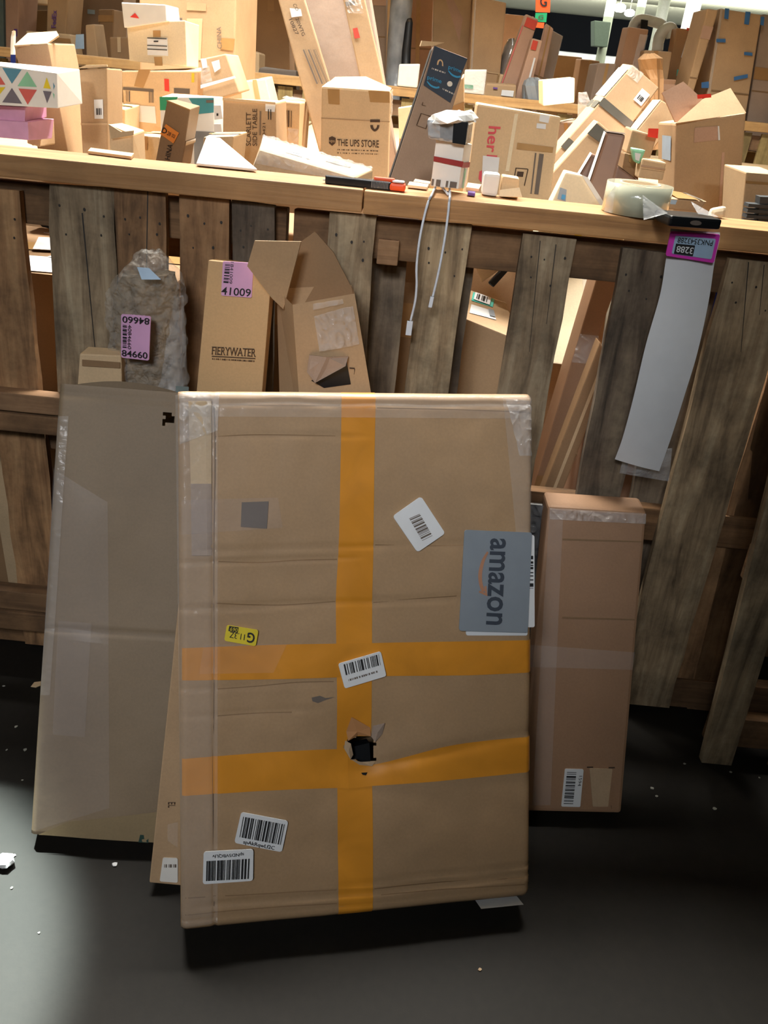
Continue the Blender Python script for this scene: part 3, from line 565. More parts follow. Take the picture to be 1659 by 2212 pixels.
# kraft slim box with pink sticker
fn = nrm(-2, 4.5); fp = onY(505, 700, 1.668)
fq = [hit(x, y, fp, fn) for x, y in ((450, 562), (588, 577), (566, 850), (424, 850))]
for i in (2, 3): k = (fq[i] - fq[3 - i]); fq[i] = fq[3 - i] + k * ((fq[3 - i].z - .745) / (fq[3 - i].z - fq[i].z))
c = Carton('slim smooth tan carton with pink sticker and dark serif lettering', None, 0, depth=.045, mat='kraft_fine', group=LG, pts=fq, bev=.002, yaw=-2, pitch=4.5)
c.px('front', [(482, 564), (548, 568), (544, 643), (478, 638)], 'sticker', 'lilac_label', rnd=.003, label='pink number sticker'); c.t('front', [(480, 619), (543, 624), (542, 641), (478, 636)], '41009', 'ink', bold=.012)
bars(c.o, c.front, quadpx(c.front, [(487, 570), (483, 612), (494, 613), (498, 571)]), 16, 2); c.t('front', [(506, 566), (502, 613), (495, 612), (499, 565)], '1841009', 'ink')
c.t('front', [(459, 748), (553, 753), (552, 770), (458, 765)], 'FIERYWATER', 'ink_brown', serif=True); c.px('front', [(458, 768), (552, 773), (552, 775), (458, 770)], 'print', 'ink_brown'); bars(c.o, c.front, quadpx(c.front, [(459, 773), (550, 778), (549, 781), (459, 776)]), 40, 5, 'ink_brown', name='print')
# open torn carton
on = nrm(8, 5); op = onY(690, 740, 1.612)
oq = [hit(x, y, op, on) for x, y in ((632, 658), (766, 634), (800, 840), (645, 840))]
for i in (2, 3): k = (oq[i] - oq[3 - i]); oq[i] = oq[3 - i] + k * ((oq[3 - i].z - .745) / (oq[3 - i].z - oq[i].z))
bk = [p - on * .11 for p in oq]; bk[0] += V((-.035, 0, .01)); bk[3] += V((-.05, 0, 0))
vs = oq + bk; OB = link('open_carton', vs, [[0, 3, 2, 1], [4, 5, 6, 7], [1, 2, 6, 5], [2, 3, 7, 6], [3, 0, 4, 7]], 'kraft', bevel=0); tag(OB, 'torn open brown carton with raised flaps standing against the fence, beside the slim carton', 'box', LG)
of = Surf(*oq)
def QO(*px): return quadpx(of, px)
pf = bk[0]; nf = nrm(20, 8)
link('flap', *prism([hit(x, y, V((oq[0] + bk[0]) / 2), nrm(28, 4)) for x, y in ((550, 520), (650, 522), (612, 668), (588, 645), (534, 575))], V((.001, .004, 0))), 'kraft', OB)
link('flap', *prism([hit(x, y, (bk[1] + bk[0]) / 2, nrm(4, 6)) for x, y in ((680, 500), (720, 545), (766, 634), (612, 668), (650, 522))], V((0, .004, 0))), 'kraft_dark', OB)
patch(OB, of, QO((678, 682), (742, 664), (750, 748), (690, 758)), 'clear_tape', 'clear_wrap', .003, (14, 14)); patch(OB, of, QO((742, 664), (762, 660), (776, 742), (750, 748)), 'clear_tape', 'clear_wrap', .0035, (6, 12)); patch(OB, of, QO((676, 655), (740, 645), (742, 655), (676, 668)), 'clear_tape', 'clear_wrap', .003, (10, 3))
poly(OB, of, [of.uv(*p) for p in ((672, 822), (748, 775), (758, 830), (700, 838))], 'torn_hole', 'black_plastic', .0008)
link('torn_flap', *prism([of.at(*of.uv(x, y), l) for x, y, l in ((668, 765, .004), (705, 766, .02), (752, 768, .004), (745, 785, .02), (680, 823, .012), (663, 800, .012))], of.n * .003), 'kraft_taupe', OB)
for a, b in (((755, 793), (766, 795)), ((765, 795), (764, 807))): patch(OB, of, QO(a, (a[0] + (2 if a[0] > 760 else 11), a[1] + 1), (b[0], b[1] + 2), (a[0], b[1] + 1)), 'print', 'ink_brown', .001)
# bubble-wrapped package
rows = [(860, 244, 404), (815, 241, 405), (760, 238, 403), (725, 236, 400), (700, 234, 399), (670, 229, 401), (640, 232, 402), (615, 240, 396), (590, 257, 388), (565, 278, 372), (550, 295, 352), (541, 312, 340)]
def loft(rows, Y, dep, jit, sx=1.0, seed=3, n=28):
    r = random.Random(seed); vs, fs = [], []
    for j, (y, a, b) in enumerate(rows):
        p, q = onY(a, y, Y), onY(b, y, Y); c = (p + q) / 2; w = (q - p).length / 2 * sx; d = dep * min(1, w / .05)
        for i in range(n):
            t = 2 * math.pi * i / n; k = 1 + jit * N3.noise(V((math.cos(t) * 2.2, math.sin(t) * 2.2, j * .9 + seed))) ; s = math.sin(t)
            vs.append(c + (q - p).normalized() * math.cos(t) * w * k + V((0, -s * d * k, r.uniform(-.003, .003))))
    m = len(rows)
    for j in range(m - 1):
        for i in range(n): fs.append([j * n + i, j * n + (i + 1) % n, (j + 1) * n + (i + 1) % n, (j + 1) * n + i])
    return vs, fs + [list(range(n)), [(m - 1) * n + i for i in range(n - 1, -1, -1)]]
PK = link('bubble_wrapped_package', *loft(rows, 1.695, .040, .13), 'bubble_wrap', smooth=True); tag(PK, 'bubble-wrapped package with pink number sticker standing behind the tall left carton', 'package')
md = PK.modifiers.new('smooth', 'SUBSURF'); md.levels = md.render_levels = 3
tx = bpy.data.textures.new('crumple', 'CLOUDS'); tx.noise_scale = .028; tx.noise_depth = 3; dm = PK.modifiers.new('crumple', 'DISPLACE'); dm.texture = tx; dm.strength = .024; dm.texture_coords = 'LOCAL'
vs, fs = loft(rows[:9], 1.695, .030, .05, .84, 5); ip = link('inner_parcel', vs, fs, 'foam_wrap', PK, smooth=True); md = ip.modifiers.new('smooth', 'SUBSURF'); md.levels = md.render_levels = 2; dm = ip.modifiers.new('crumple', 'DISPLACE'); dm.texture = tx; dm.strength = .012
vs, fs = loft([(860, 330, 404), (800, 340, 404), (740, 352, 402), (700, 362, 400), (640, 372, 396)], 1.69, .04, .1, 1, 9, 16); link('dark_film', vs, fs, 'clear_wrap', PK, smooth=True)
ps = Surf(*[hit(x, y, onY(290, 720, 1.634), nrm(-4, 3)) for x, y in ((262, 678), (326, 683), (322, 779), (262, 772))])
patch(PK, ps, rect(0, 0, 1, 1), 'sticker', 'lilac_label', 0, rnd=.004, label='pink number sticker')
text(PK, ps, rect(.97, .2, .03, .03)[0:0] or [(.97, .19), (.05, .19), (.05, .04), (.97, .04)], '84660', 'ink', .0022, bold=.012); text(PK, ps, [(.03, .81), (.95, .81), (.95, .96), (.03, .96)], '84660', 'ink', .0022, bold=.012)
bars(PK, ps, [(.06, .24), (.06, .76), (.2, .76), (.2, .24)], 20, 3, 'ink', .0022); text(PK, ps, [(.36, .22), (.36, .78), (.24, .78), (.24, .22)], '4084660', 'ink', .0022)
ts = Surf(*[hit(x, y, onY(330, 590, 1.642), nrm(10, 20)) for x, y in ((296, 577), (322, 579), (348, 604), (306, 604))]); patch(PK, ts, rect(0, 0, 1, 1), 'paper_slip', 'label_blue', 0, label='small pale paper slip')
# ================================================================ things on the rail
RZ = 1.2445
# tape roll
tc = onZ(1370, 466, RZ); tc.y = 1.832
rl, rr_ = onY(1303, 440, tc.y), onY(1443, 445, tc.y); rad = (rr_ - rl).length / 2; cx = (rl.x + rr_.x) / 2; th_ = onY(1372, 403, tc.y - rad).z - RZ
def ring(cx, cy, z0, z1, ro, ri, n=64):
    vs, fs = [], []
    for z, r in ((z0, ro), (z1, ro), (z1, ri), (z0, ri)): vs += [V((cx + r * math.cos(2 * math.pi * i / n), cy + r * math.sin(2 * math.pi * i / n), z)) for i in range(n)]
    for k in range(4):
        for i in range(n): fs.append([k * n + i, k * n + (i + 1) % n, ((k + 1) % 4) * n + (i + 1) % n, ((k + 1) % 4) * n + i])
    return vs, fs
TR_ = link('tape_roll', *ring(cx, tc.y, RZ + .001, RZ + th_, rad, rad * .62), 'tape_roll', bevel=0); tag(TR_, 'wide roll of clear packing tape lying on the rail beside the label printer', 'tape roll')
for p in TR_.data.polygons: p.use_smooth = abs(p.normal.z) < .5
link('core', *ring(cx, tc.y, RZ + .001, RZ + th_ + .001, rad * .618, rad * .56), 'roll_core', TR_)
tl = onZ(1306, 466, RZ + .004); link('tape_end', *prism([V((cx - rad * .8, tc.y - rad * .62, RZ + .002)), V((cx - rad * 1.04, tc.y - rad * .5, RZ + .002)), V((cx - rad * 1.04, tc.y - rad * .5, RZ + th_ * .5)), V((cx - rad * .85, tc.y - rad * .56, RZ + th_ * .98))], V((.001, .002, 0))), 'clear_wrap', TR_)
# box cutter
a, b = onZ(703, 390, RZ + .006), onZ(876, 408, RZ + .006); ax = (b - a).normalized(); sd = V((-ax.y, ax.x, 0)); Lc = (b - a).length
def cut(t0, t1, w0, w1, z0, z1, name, mat, par=None, bev=.002):
    p, q_ = a + ax * Lc * t0, a + ax * Lc * t1; p.z = q_.z = RZ + z0
    vs = [p - sd * w0, q_ - sd * w1, q_ + sd * w1, p + sd * w0]; return link(name, *prism(vs, (0, 0, z1 - z0)), mat, par, bevel=bev)
BC = cut(0, .82, .007, .011, .001, .017, 'box_cutter', 'black_plastic'); tag(BC, 'black and orange box cutter lying along the pine rail', 'box cutter')
cut(.80, 1.0, .012, .013, .001, .016, 'grip_cap', 'sign_orange', BC, .005); cut(.83, .98, .009, .009, .0165, .021, 'cap_top', 'white_paper', BC, .003); cut(.60, .86, .006, .006, .0165, .024, 'slider', 'sign_orange', BC, .003)
for i in range(12): cut(.58 + i * .018, .587 + i * .018, .0118, .0118, .003, .018, 'ridge', 'silver_wrap', BC, 0)
cut(-.03, .12, .004, .006, .006, .0085, 'blade_guide', 'silver_wrap', BC, .0005)
# label printer with its paper strip
pc = onZ(1497, 492, RZ + .004); w2 = .057
pa, pb2 = onZ(1442, 488, RZ + .002), onZ(1555, 497, RZ + .002); pa.y -= .004
ax = (pb2 - pa).normalized(); sd = V((-ax.y, ax.x, 0)); Lc = (pb2 - pa).length; a = pa
LP = link('label_printer', *prism([pa, pb2, pb2 + sd * .075, pa + sd * .075], (0, 0, .02)), 'black_plastic', bevel=.005); tag(LP, 'small dark label printer on the rail, white paper strip hanging from it', 'label printer')
mid = (pa + pb2) / 2 - sd * .0008 + V((0, 0, .010)); link('button', *prism([mid + ax * (.012 * math.cos(q * .524)) + V((0, 0, .0045 * math.sin(q * .524))) for q in range(12)], -sd * .0015), 'ink_grey', LP)
for k, (t0, t1) in enumerate(((-.36, .02), (.6, 1.0))):
    p = pa + ax * Lc * t0; q_ = pa + ax * Lc * t1
    zz = (.045, .003) if k == 0 else (.04, .022)
    link('lid_guard', *prism([p + sd * .02 + V((0, 0, .024)) if k else p + sd * .03 + V((0, 0, .004)), q_ + sd * .02 + V((0, 0, .021)), q_ + sd * .04 + V((0, 0, .021)), p + sd * .06 + V((0, 0, zz[0]))], (0, .002, .001)), 'clear_wrap', LP)
sL = [(1449, 494), (1446, 512), (1437, 570), (1425, 640), (1395, 745), (1368, 860), (1345, 945), (1328, 992)]; sR = [(1555, 502), (1554, 520), (1543, 570), (1531, 650), (1507, 760), (1480, 850), (1450, 945), (1424, 1018)]
offs = [.045, .05, .046, .05, .062, .06, .045, .03]
PS_ = thing('paper_strip', 'long white label strip with magenta-edged label, hanging from the printer', 'label strip', onF(1490, 505, .04))
A_ = smoothpath([onF(*p, o) for p, o in zip(sL, offs)], 6); B_ = smoothpath([onF(*p, o) for p, o in zip(sR, offs)], 6); vs = []; fs = []
for p, q_ in zip(A_, B_):
    for j in range(7): t = j / 6; vs.append(p * (1 - t) + q_ * t + FN * (.006 * math.sin(math.pi * t)))
for i in range(len(A_) - 1):
    for j in range(6): k = i * 7 + j; fs.append([k, k + 1, k + 8, k + 7])
link('backing_paper', vs, fs, 'white_paper', PS_, smooth=True)
sp = Surf(*[onF(x, y, o) for x, y, o in ((1448, 499, .0585), (1555, 506, .0585), (1541, 568, .0575), (1437, 552, .0575))])
patch(PS_, sp, rect(.0, 0, 1, 1), 'label', 'magenta', .002, rnd=.004, label='magenta-edged number label')
patch(PS_, sp, rect(.11, .16, .93, .88), 'label_panel', 'label_blue', .0032, rnd=.003); patch(PS_, sp, rect(.15, .46, .54, .86), 'label_box', 'ink', .0044)
text(PS_, sp, [(.88, .41), (.17, .41), (.17, .22), (.88, .22)], 'PNK3543288', 'ink', .0056); text(PS_, sp, [(.52, .79), (.18, .79), (.18, .54), (.52, .54)], '3288', 'white_paper', .0064, bold=.012)
ct = [onF(x, y, .012) for x, y in ((1350, 975), (1452, 968), (1445, 1040), (1338, 1022))]; link('clear_tape', ct, [[0, 3, 2, 1]], 'clear_wrap', PS_)
# white cable draped over the rail
def rz(x, y, dz=.004): return onZ(x, y, RZ + dz)
c1 = [rz(968, 420), rz(952, 402), rz(944, 398), V((onY(934, 412, 1.80).x, 1.785, 1.249)), V((onY(927, 428, 1.768).x, 1.768, 1.238))] + [onY(x, y, Y) for x, y, Y in ((917, 465, 1.764), (906, 520, 1.756), (900, 575, 1.75), (900, 615, 1.745), (897, 650, 1.74), (887, 693, 1.735))]
c2 = [rz(952, 400, .003), rz(962, 395, .01), rz(970, 400, .005), V((onY(972, 416, 1.80).x, 1.785, 1.249)), V((onY(971, 432, 1.768).x, 1.768, 1.238))] + [onY(x, y, Y) for x, y, Y in ((967, 470, 1.764), (960, 520, 1.756), (950, 575, 1.75), (940, 620, 1.745), (934, 645, 1.74))]
CB = thing('charging_cable', 'white charging cable draped over the rail, two plugs hanging down', 'cable', V((.04, 1.77, 1.2)))
link('cord', *tube(smoothpath(c1, 8), .0026), 'white_cable', CB, smooth=True); link('cord', *tube(smoothpath(c2, 8), .0026), 'white_cable', CB, smooth=True)
def plug(p0, p1, w, d):
    a, b = onY(*p0, 1.735), onY(*p1, 1.732); s_ = V((w, 0, 0)); y_ = V((0, d, 0)); link('plug', *prism([a - s_ - y_, a + s_ - y_, a + s_ + y_, a - s_ + y_], b - a), 'white_cable', CB, bevel=.0015)
plug((886, 693), (882, 724), .0065, .003); plug((934, 640), (929, 664), .004, .003)
# white box tower on the rail
tp = onZ(975, 405, RZ); Yb = 1.855
c = Carton('white narrow box with red band, standing on the rail behind the white cable', [(942, 300), (1003, 312), (990, 408), (930, 402)], Yb, yaw=-20, depth=.05, mat='white_card', group=None, bev=.001)
c.px('front', [(938, 337), (1002, 349), (999, 361), (937, 348)], 'red_band', 'crimson_band'); c.p('right', 0, .4, 1, .52, 'red_band', 'crimson_band'); c.p('right', .45, .55, .62, 1, 'green_stripe', 'mint')
bars(c.o, c.front, quadpx(c.front, [(934, 386), (992, 394), (990, 406), (932, 400)]), 6, 3, 'ink_grey', name='print')
kq = face0([(921, 258), (1012, 264), (1006, 313), (924, 300)], Yb - .012, -14)
w = link('crushed_top', *prism(kq, -nrm(-14) * .055), 'silver_wrap', c.o, bevel=.005); k = Surf(*kq)
patch(c.o, k, rect(.66, .0, 1, 1), 'black_insert', 'black_plastic', .003, label='black insert'); patch(c.o, k, rect(.04, .1, .34, .85), 'clear_bubble', 'clear_wrap', .003, (6, 6))
link('torn_lid', *loft([(264, 926, 1026), (256, 928, 1030), (248, 938, 1024), (240, 960, 1016)], Yb + .018, .045, .35, 1, 11, 18), 'white_card', c.o)
# ================================================================ cartons inside the bin, nearest the slats
BG = 'cartons piled in the pallet bin'
def wbox(label, x0, x1, y0, y1, z0, z1, mat='kraft', name='carton', group=BG, cat='box', bev=.005):
    return Carton(label, None, 0, mat=mat, name=name, group=group, cat=cat, bev=bev, pts=[(x0, y0, z1), (x1, y0, z1), (x1, y0, z0), (x0, y0, z0)], back=[(x0, y1, z1), (x1, y1, z1), (x1, y1, z0), (x0, y1, z0)])
def to_z(c4, z):                                                     # carry the lower corners of a face down (or up) to height z along its edges
    q = [V(p) for p in c4]
    for i in (2, 3): k = q[i] - q[3 - i]; q[i] = q[3 - i] + k * ((q[3 - i].z - z) / (q[3 - i].z - q[i].z))
    return q
def face(px, Y, yaw=0, pitch=0, z=None):
    n = nrm(yaw, pitch); c = onY(sum(p[0] for p in px) / 4, sum(p[1] for p in px) / 4, Y); q = [hit(*p, c, n) for p in px]
    return to_z(q, z) if z is not None else q
zt = onY(90, 591, 1.97).z
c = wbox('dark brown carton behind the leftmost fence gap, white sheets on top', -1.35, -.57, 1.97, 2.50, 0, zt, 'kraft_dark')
for k, (x, y, a) in enumerate(((-.95, 2.05, .1), (-.82, 2.17, -.3), (-.93, 2.27, .25))):
    p = [V((x + math.cos(a + q) * .13, y + math.sin(a + q) * .11, zt + .002 + .0025 * k)) for q in (.8, 2.4, 3.9, 5.5)]
    tag(link('paper_sheet', *prism(p, (0, 0, .0015)), 'white_paper', bevel=0), ['white paper sheet lying nearest the slats on the dark brown carton at left', 'white paper sheet in the middle of the three on the dark brown carton at left', 'white paper sheet furthest back on the dark brown carton at left'][k], 'paper', 'paper sheets on the dark carton')
q = face([(52, 405), (132, 405), (136, 545), (66, 545)], 2.42, z=zt + .022); q[1].x += .2; q[2].x += .2
c = Carton('tan carton with a punched hole and small label seen through the leftmost fence gap', None, 0, depth=.07, mat='kraft_light', pts=q)
c.px('front', [(95, 502), (122, 505), (122, 534), (96, 530)], 'label', 'white_paper'); c.px('front', [(102, 510), (118, 512), (118, 528), (103, 526)], 'print', 'ink_grey', lift=.003)
poly(c.o, c.front, quadpx(c.front, [(84, 482), (100, 474), (116, 476), (118, 496), (92, 490)]), 'punched_hole', 'dark_hole'); 
c = wbox('wide dark carton standing low behind the middle slats', -.52, .06, 1.99, 2.45, 0, 1.075, 'kraft_dark'); c.tapeh('front', .1, .18)  # fill carton, the darkness between the slats is put into its colour
q = face([(965, 672), (1122, 735), (1118, 900), (950, 870)], 2.02, -14, z=.002)
c = Carton('brown carton with teal and white labels on its lit top, seen between the middle slats', None, 0, depth=.33, mat='kraft', pts=q); MC = c
tn = c.top
for pl, mt, nm in ((((1022, 632), (1068, 648), (1064, 664), (1018, 650)), 'teal_label', 'label'), (((1026, 634), (1060, 646), (1057, 661), (1022, 649)), 'white_paper', 'label_panel'), (((1018, 658), (1066, 672), (1072, 690), (1014, 676)), 'white_paper', 'label')):
    c.px('top', pl, nm, mt, lift=.004 if nm == 'label_panel' else .0015)
c.px('top', [(1054, 668), (1066, 672), (1070, 686), (1058, 683)], 'print', 'label_blue_grey', lift=.004); bars(c.o, tn, quadpx(tn, [(1030, 638), (1052, 646), (1050, 656), (1027, 648)]), 7, 3, lift=.006)
ztm = max(p.z for p in c.f)
q = face([(1022, 560), (1074, 535), (1096, 572), (1040, 612)], 2.31, -10, 15); c = Carton('small open brown carton tilted on the labelled carton, seen between slats', None, 0, depth=.05, mat='kraft', pts=q); c.px('front', [(1074, 535), (1078, 537), (1098, 572), (1096, 572)], 'flap', 'kraft_dark')
q = face([(1102, 562), (1114, 568), (1066, 622), (1054, 612)], 2.28, 0, 10); Carton('thin dark bar crossing behind the middle slats', None, 0, depth=.02, mat='black_plastic', name='dark_bar', cat='bar', group=None, pts=q)
q = face([(1185, 552), (1308, 560), (1240, 790), (1150, 780)], 2.40, 0, 42); Carton('pale cream board leaning behind the long taped cartons, lit from above', None, 0, depth=.03, mat='cream', name='cream_box_top', cat='board', group=None, pts=q).px('front', [(1262, 556), (1282, 558), (1272, 600), (1256, 600)], 'label', 'label_blue').px('front', [(1256, 600), (1300, 575), (1290, 660), (1262, 690)], 'plastic_wrap', 'clear_wrap', grid=(5, 8), lift=.004)  # stands for a box top, tilted and coloured cream to look lit
q = face([(1305, 545), (1356, 550), (1186, 1030), (1160, 1028)], 2.15, 0, 14, z=.35); c = Carton('long narrow carton leaning behind the slats, clear tape round its upper end', None, 0, depth=.10, mat='kraft_small', pts=q); c.p('front', 0, .28, 1, .38, 'clear_tape', 'clear_wrap', grid=(4, 4)); c.p('front', 0, .8, 1, .84, 'tape', 'tape_kraft')
q = face([(1296, 738), (1322, 790), (1228, 1030), (1188, 1020)], 2.04, -4, 14, z=.33); c = Carton('second long narrow carton leaning low behind the slats, right of the taped one', None, 0, depth=.05, mat='kraft_dark', pts=q)
q = face([(1322, 650), (1362, 655), (1330, 820), (1300, 790)], 2.22, 0, 8); Carton('clear-wrapped silver package seen beside the long leaning cartons', None, 0, depth=.05, mat='grey_plastic', name='wrapped_package', cat='package', group=None, pts=q)
# blue printed bag
b = link('printed_bag', *loft([(840, 1490, 1560), (800, 1484, 1566), (740, 1482, 1572), (680, 1486, 1575), (620, 1492, 1576), (580, 1500, 1570), (560, 1512, 1556)], 2.03, .06, .08, 1, 21, 20), 'bag_blue', smooth=True); tag(b, 'blue printed bag with orange and white patches behind the white paper strip', 'bag')
bs = Surf(*face([(1490, 580), (1575, 585), (1560, 830), (1482, 825)], 1.965))
poly(b, bs, quadpx(bs, [(1512 + 18 * math.cos(a * .5), 712 + 36 * math.sin(a * .5)) for a in range(12)]), 'printed_patch', 'bag_orange', .0); poly(b, bs, quadpx(bs, [(1524 + 12 * math.cos(a * .5), 650 + 14 * math.sin(a * .5)) for a in range(12)]), 'printed_patch', 'white_paper', .001); poly(b, bs, quadpx(bs, [(1495, 775), (1518, 770), (1520, 800), (1492, 806)]), 'printed_patch', 'white_paper', .0)
wbox('reddish brown carton standing low behind the strip, under the blue bag', .55, 1.0, 1.94, 2.35, 0, onY(1500, 838, 2.03).z - .004, 'kraft_red')
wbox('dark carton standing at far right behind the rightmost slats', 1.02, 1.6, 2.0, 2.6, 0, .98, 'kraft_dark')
# buried supports
for i, (x0, x1) in enumerate(((-2.3, -1.42), (-1.4, -.5), (-.48, .42), (.44, 1.3), (1.32, 2.3))):
    wbox(['far left', 'left', 'middle', 'right', 'far right'][i] + ' big buried carton carrying the middle of the pile', x0, x1, 2.66, 3.7, 0, 1.10 + .012 * (i % 3), 'kraft')
    wbox(['far left', 'left', 'middle', 'right', 'far right'][i] + ' big buried carton at the back of the pile', x0 * 1.35, x1 * 1.35 - .01, 3.78, 5.6, 0, 1.12 - .01 * (i % 2), 'kraft_light')
# ================================================================ the pile above the rail
def K(label, px, Y, yaw=0, pitch=0, depth=.2, mat='kraft', z=None, **k): return Carton(label, None, 0, depth=depth, mat=mat, pts=face(px, Y, yaw, pitch, z), **k)
# left
c = K('tall carton with bright bent top leaning behind the patterned white box', [(30, 98), (103, 93), (150, 330), (80, 330)], 2.62, 18, 2, .24, 'kraft_dark', yawless=None) if False else Carton('tall carton with bright bent top leaning behind the patterned white box', None, 0, mat='kraft', pts=face([(30, 98), (103, 93), (148, 335), (84, 335)], 2.55, -16, -4, 1.115), depth=.20)
c.flap([(30, 98), (60, 71), (122, 67), (127, 76), (103, 93)], .004, 'kraft_light', (c.f[0] + c.f[1]) / 2, nrm(-10, 55))
c = Carton('white box printed with coloured triangles resting on the pink boxes', None, 0, mat='white_card', pts=face([(-60, 134), (123, 158), (125, 234), (-60, 224)], 2.26, 0, -2), depth=.16, bev=.002)
for pts, m in ((((5, 146), (47, 150), (26, 181)), 'tri_blue'), (((38, 186), (80, 188), (59, 154)), 'mint'), (((40, 191), (80, 194), (60, 226)), 'tri_red'), (((5, 221), (48, 224), (26, 190)), 'tri_grey'), (((-30, 183), (12, 183), (-8, 152)), 'tri_red'), (((-30, 190), (12, 188), (-8, 214)), 'yellow'), (((94, 190), (110, 192), (101, 167)), 'yellow'), (((93, 196), (112, 198), (102, 223)), 'tri_grey'), (((115, 178), (119, 186), (116, 194)), 'tri_blue'), (((114, 200), (118, 204), (117, 214)), 'mint')):
    poly(c.o, c.front, quadpx(c.front, pts), 'printed_triangle', m, .0008)
K('upper pink box under the patterned white box', [(-60, 225), (55, 232), (54, 263), (-60, 255)], 2.29, -4, 0, .15, 'pink_card', bev=.002); K('lower pink box at left edge just above the rail', [(-60, 256), (60, 264), (62, 303), (-60, 292)], 2.27, -4, 0, .15, 'pink_card', bev=.002)
K('small tan box beside the lower pink box', [(60, 264), (83, 266), (86, 318), (58, 310)], 2.40, 0, 0, .1, 'kraft_light')
c = K('upright open-topped carton with a small white label, right of the tall bent one', [(168, 151), (231, 147), (234, 335), (178, 335)], 2.50, 14, 0, .12, 'kraft', z=1.12); c.lab('front', .52, .28, .84, .46)
c.flap([(166, 148), (232, 144), (231, 140), (185, 141)], .01, 'kraft_light', c.f[0], nrm(14)); c.p('front', 0, .5, 1, .52, 'crease', 'kraft_light', lift=.0004)
K('small torn carton with ragged rim behind the rail', [(234, 268), (287, 290), (288, 345), (238, 340)], 2.30, -10, 0, .1, 'kraft_light', z=1.13).flap([(234, 268), (262, 285), (288, 282), (287, 292), (240, 300)], .004, 'kraft_light', onY(260, 285, 2.29), nrm(-10))
# centre left
c = K('big carton with blank white label and red sticker under the cream carton', [(262, 153), (428, 153), (425, 300), (270, 300)], 3.05, 2, 0, .3, 'kraft_light', z=1.13)
c.px('front', [(286, 227), (335, 230), (338, 267), (292, 262)], 'label', 'white_paper'); c.px('front', [(355, 170), (365, 171), (366, 198), (356, 196)], 'red_sticker', 'red_bright'); c.px('front', [(414, 158), (420, 158), (420, 178), (414, 178)], 'yellow_sticker', 'yellow'); c.px('front', [(300, 150), (326, 150), (310, 190), (290, 186)], 'tape', 'tan_tape')
c.px('front', [(266, 188), (332, 193), (332, 199), (266, 194)], 'print', 'ink_grey'); bars(c.o, c.front, quadpx(c.front, [(322, 198), (332, 198), (332, 222), (322, 222)]), 5, 2, 'ink_grey', name='print'); bars(c.o, c.front, quadpx(c.front, [(272, 196), (282, 197), (282, 220), (273, 219)]), 5, 4, 'ink_grey', name='print'); c.px('front', [(376, 190), (410, 192), (410, 203), (376, 201)], 'print', 'ink_grey')
c = K('cream carton with white address label standing on the big stickered carton', [(273, 47), (400, 44), (404, 146), (280, 141)], 3.09, -4, 0, .18, 'cream', z=max(p.z for p in c.f) + .008, bev=.003); CC = c
c.px('front', [(318, 82), (362, 82), (364, 121), (319, 119)], 'label', 'white_paper')
for y, w in ((81, 42), (97, 43), (105, 43)): c.px('front', [(319, y), (319 + w, y + 2), (319 + w, y + 4), (319, y + 2)], 'print', 'ink', lift=.004)
c.px('front', [(333, 88), (343, 88), (343, 91), (333, 91)], 'print', 'ink', lift=.004); c.px('front', [(331, 66), (347, 66), (347, 80), (331, 80)], 'tape', 'tan_tape'); c.px('front', [(333, 123), (350, 123), (352, 142), (335, 142)], 'tape', 'tan_tape')
c = K('white carton with red triangle mark on top of the cream carton', [(262, 5), (358, 10), (360, 46), (268, 60)], 3.06, 2, 0, .14, 'white_card', bev=.003); poly(c.o, c.front, quadpx(c.front, [(281, 37), (292, 28), (301, 40)]), 'red_triangle', 'red_bright', .0015)
c = K('huge pale carton behind the cream one, its right side in shade', [(300, -60), (512, -50), (506, 168), (302, 152)], 3.85, -14, 0, .42, 'kraft', z=1.13, bev=.008)
c.px('front', [(404, 5), (446, 7), (446, 24), (404, 22)], 'tape', 'kraft'); c.px('front', [(404, 40), (438, 40), (434, 130), (404, 128)], 'tape_patch', 'kraft_light'); c.px('front', [(376, 38), (394, 39), (394, 45), (376, 44)], 'print', 'ink_grey'); c.px('front', [(478, 82), (508, 84), (504, 110), (476, 106)], 'tape', 'tan_tape')
c.t('front', [(470, 105), (468, 58), (478, 58), (480, 105)], 'CHINA', 'ink_grey')
c = K('brown carton tipped sideways with white strap and two labels', [(432, 128), (488, 116), (518, 200), (440, 222)], 3.0, -8, 12, .16, 'kraft'); c.px('front', [(434, 184), (508, 164), (511, 169), (434, 192)], 'white_strap', 'white_paper', lift=.003); c.px('front', [(434, 127), (446, 126), (449, 146), (438, 148)], 'label', 'white_paper'); c.px('front', [(457, 134), (474, 129), (477, 148), (464, 157)], 'label', 'white_card'); c.px('front', [(434, 146), (452, 142), (460, 180), (434, 188)], 'clear_tape', 'clear_wrap')
K('small tan carton behind the tipped one with strap', [(518, 176), (574, 170), (584, 212), (522, 216)], 3.3, 0, 18, .14, 'kraft_light', z=1.13)
c = K('white box with green and teal panels behind the orange-stickered carton', [(345, 210), (462, 210), (463, 300), (348, 300)], 2.70, 0, 0, .14, 'white_card', z=1.13, bev=.002); c.px('front', [(345, 209), (385, 209), (370, 238), (346, 238)], 'green_panel', 'green'); c.px('front', [(408, 212), (462, 212), (462, 243), (430, 246), (0, 0)][:4], 'teal_panel', 'teal'); c.px('front', [(446, 216), (462, 216), (462, 222), (446, 222)], 'print', 'ink_grey', lift=.003); c.p('front', .62, .45, 1, 1, 'print_panel', 'grey_plastic')
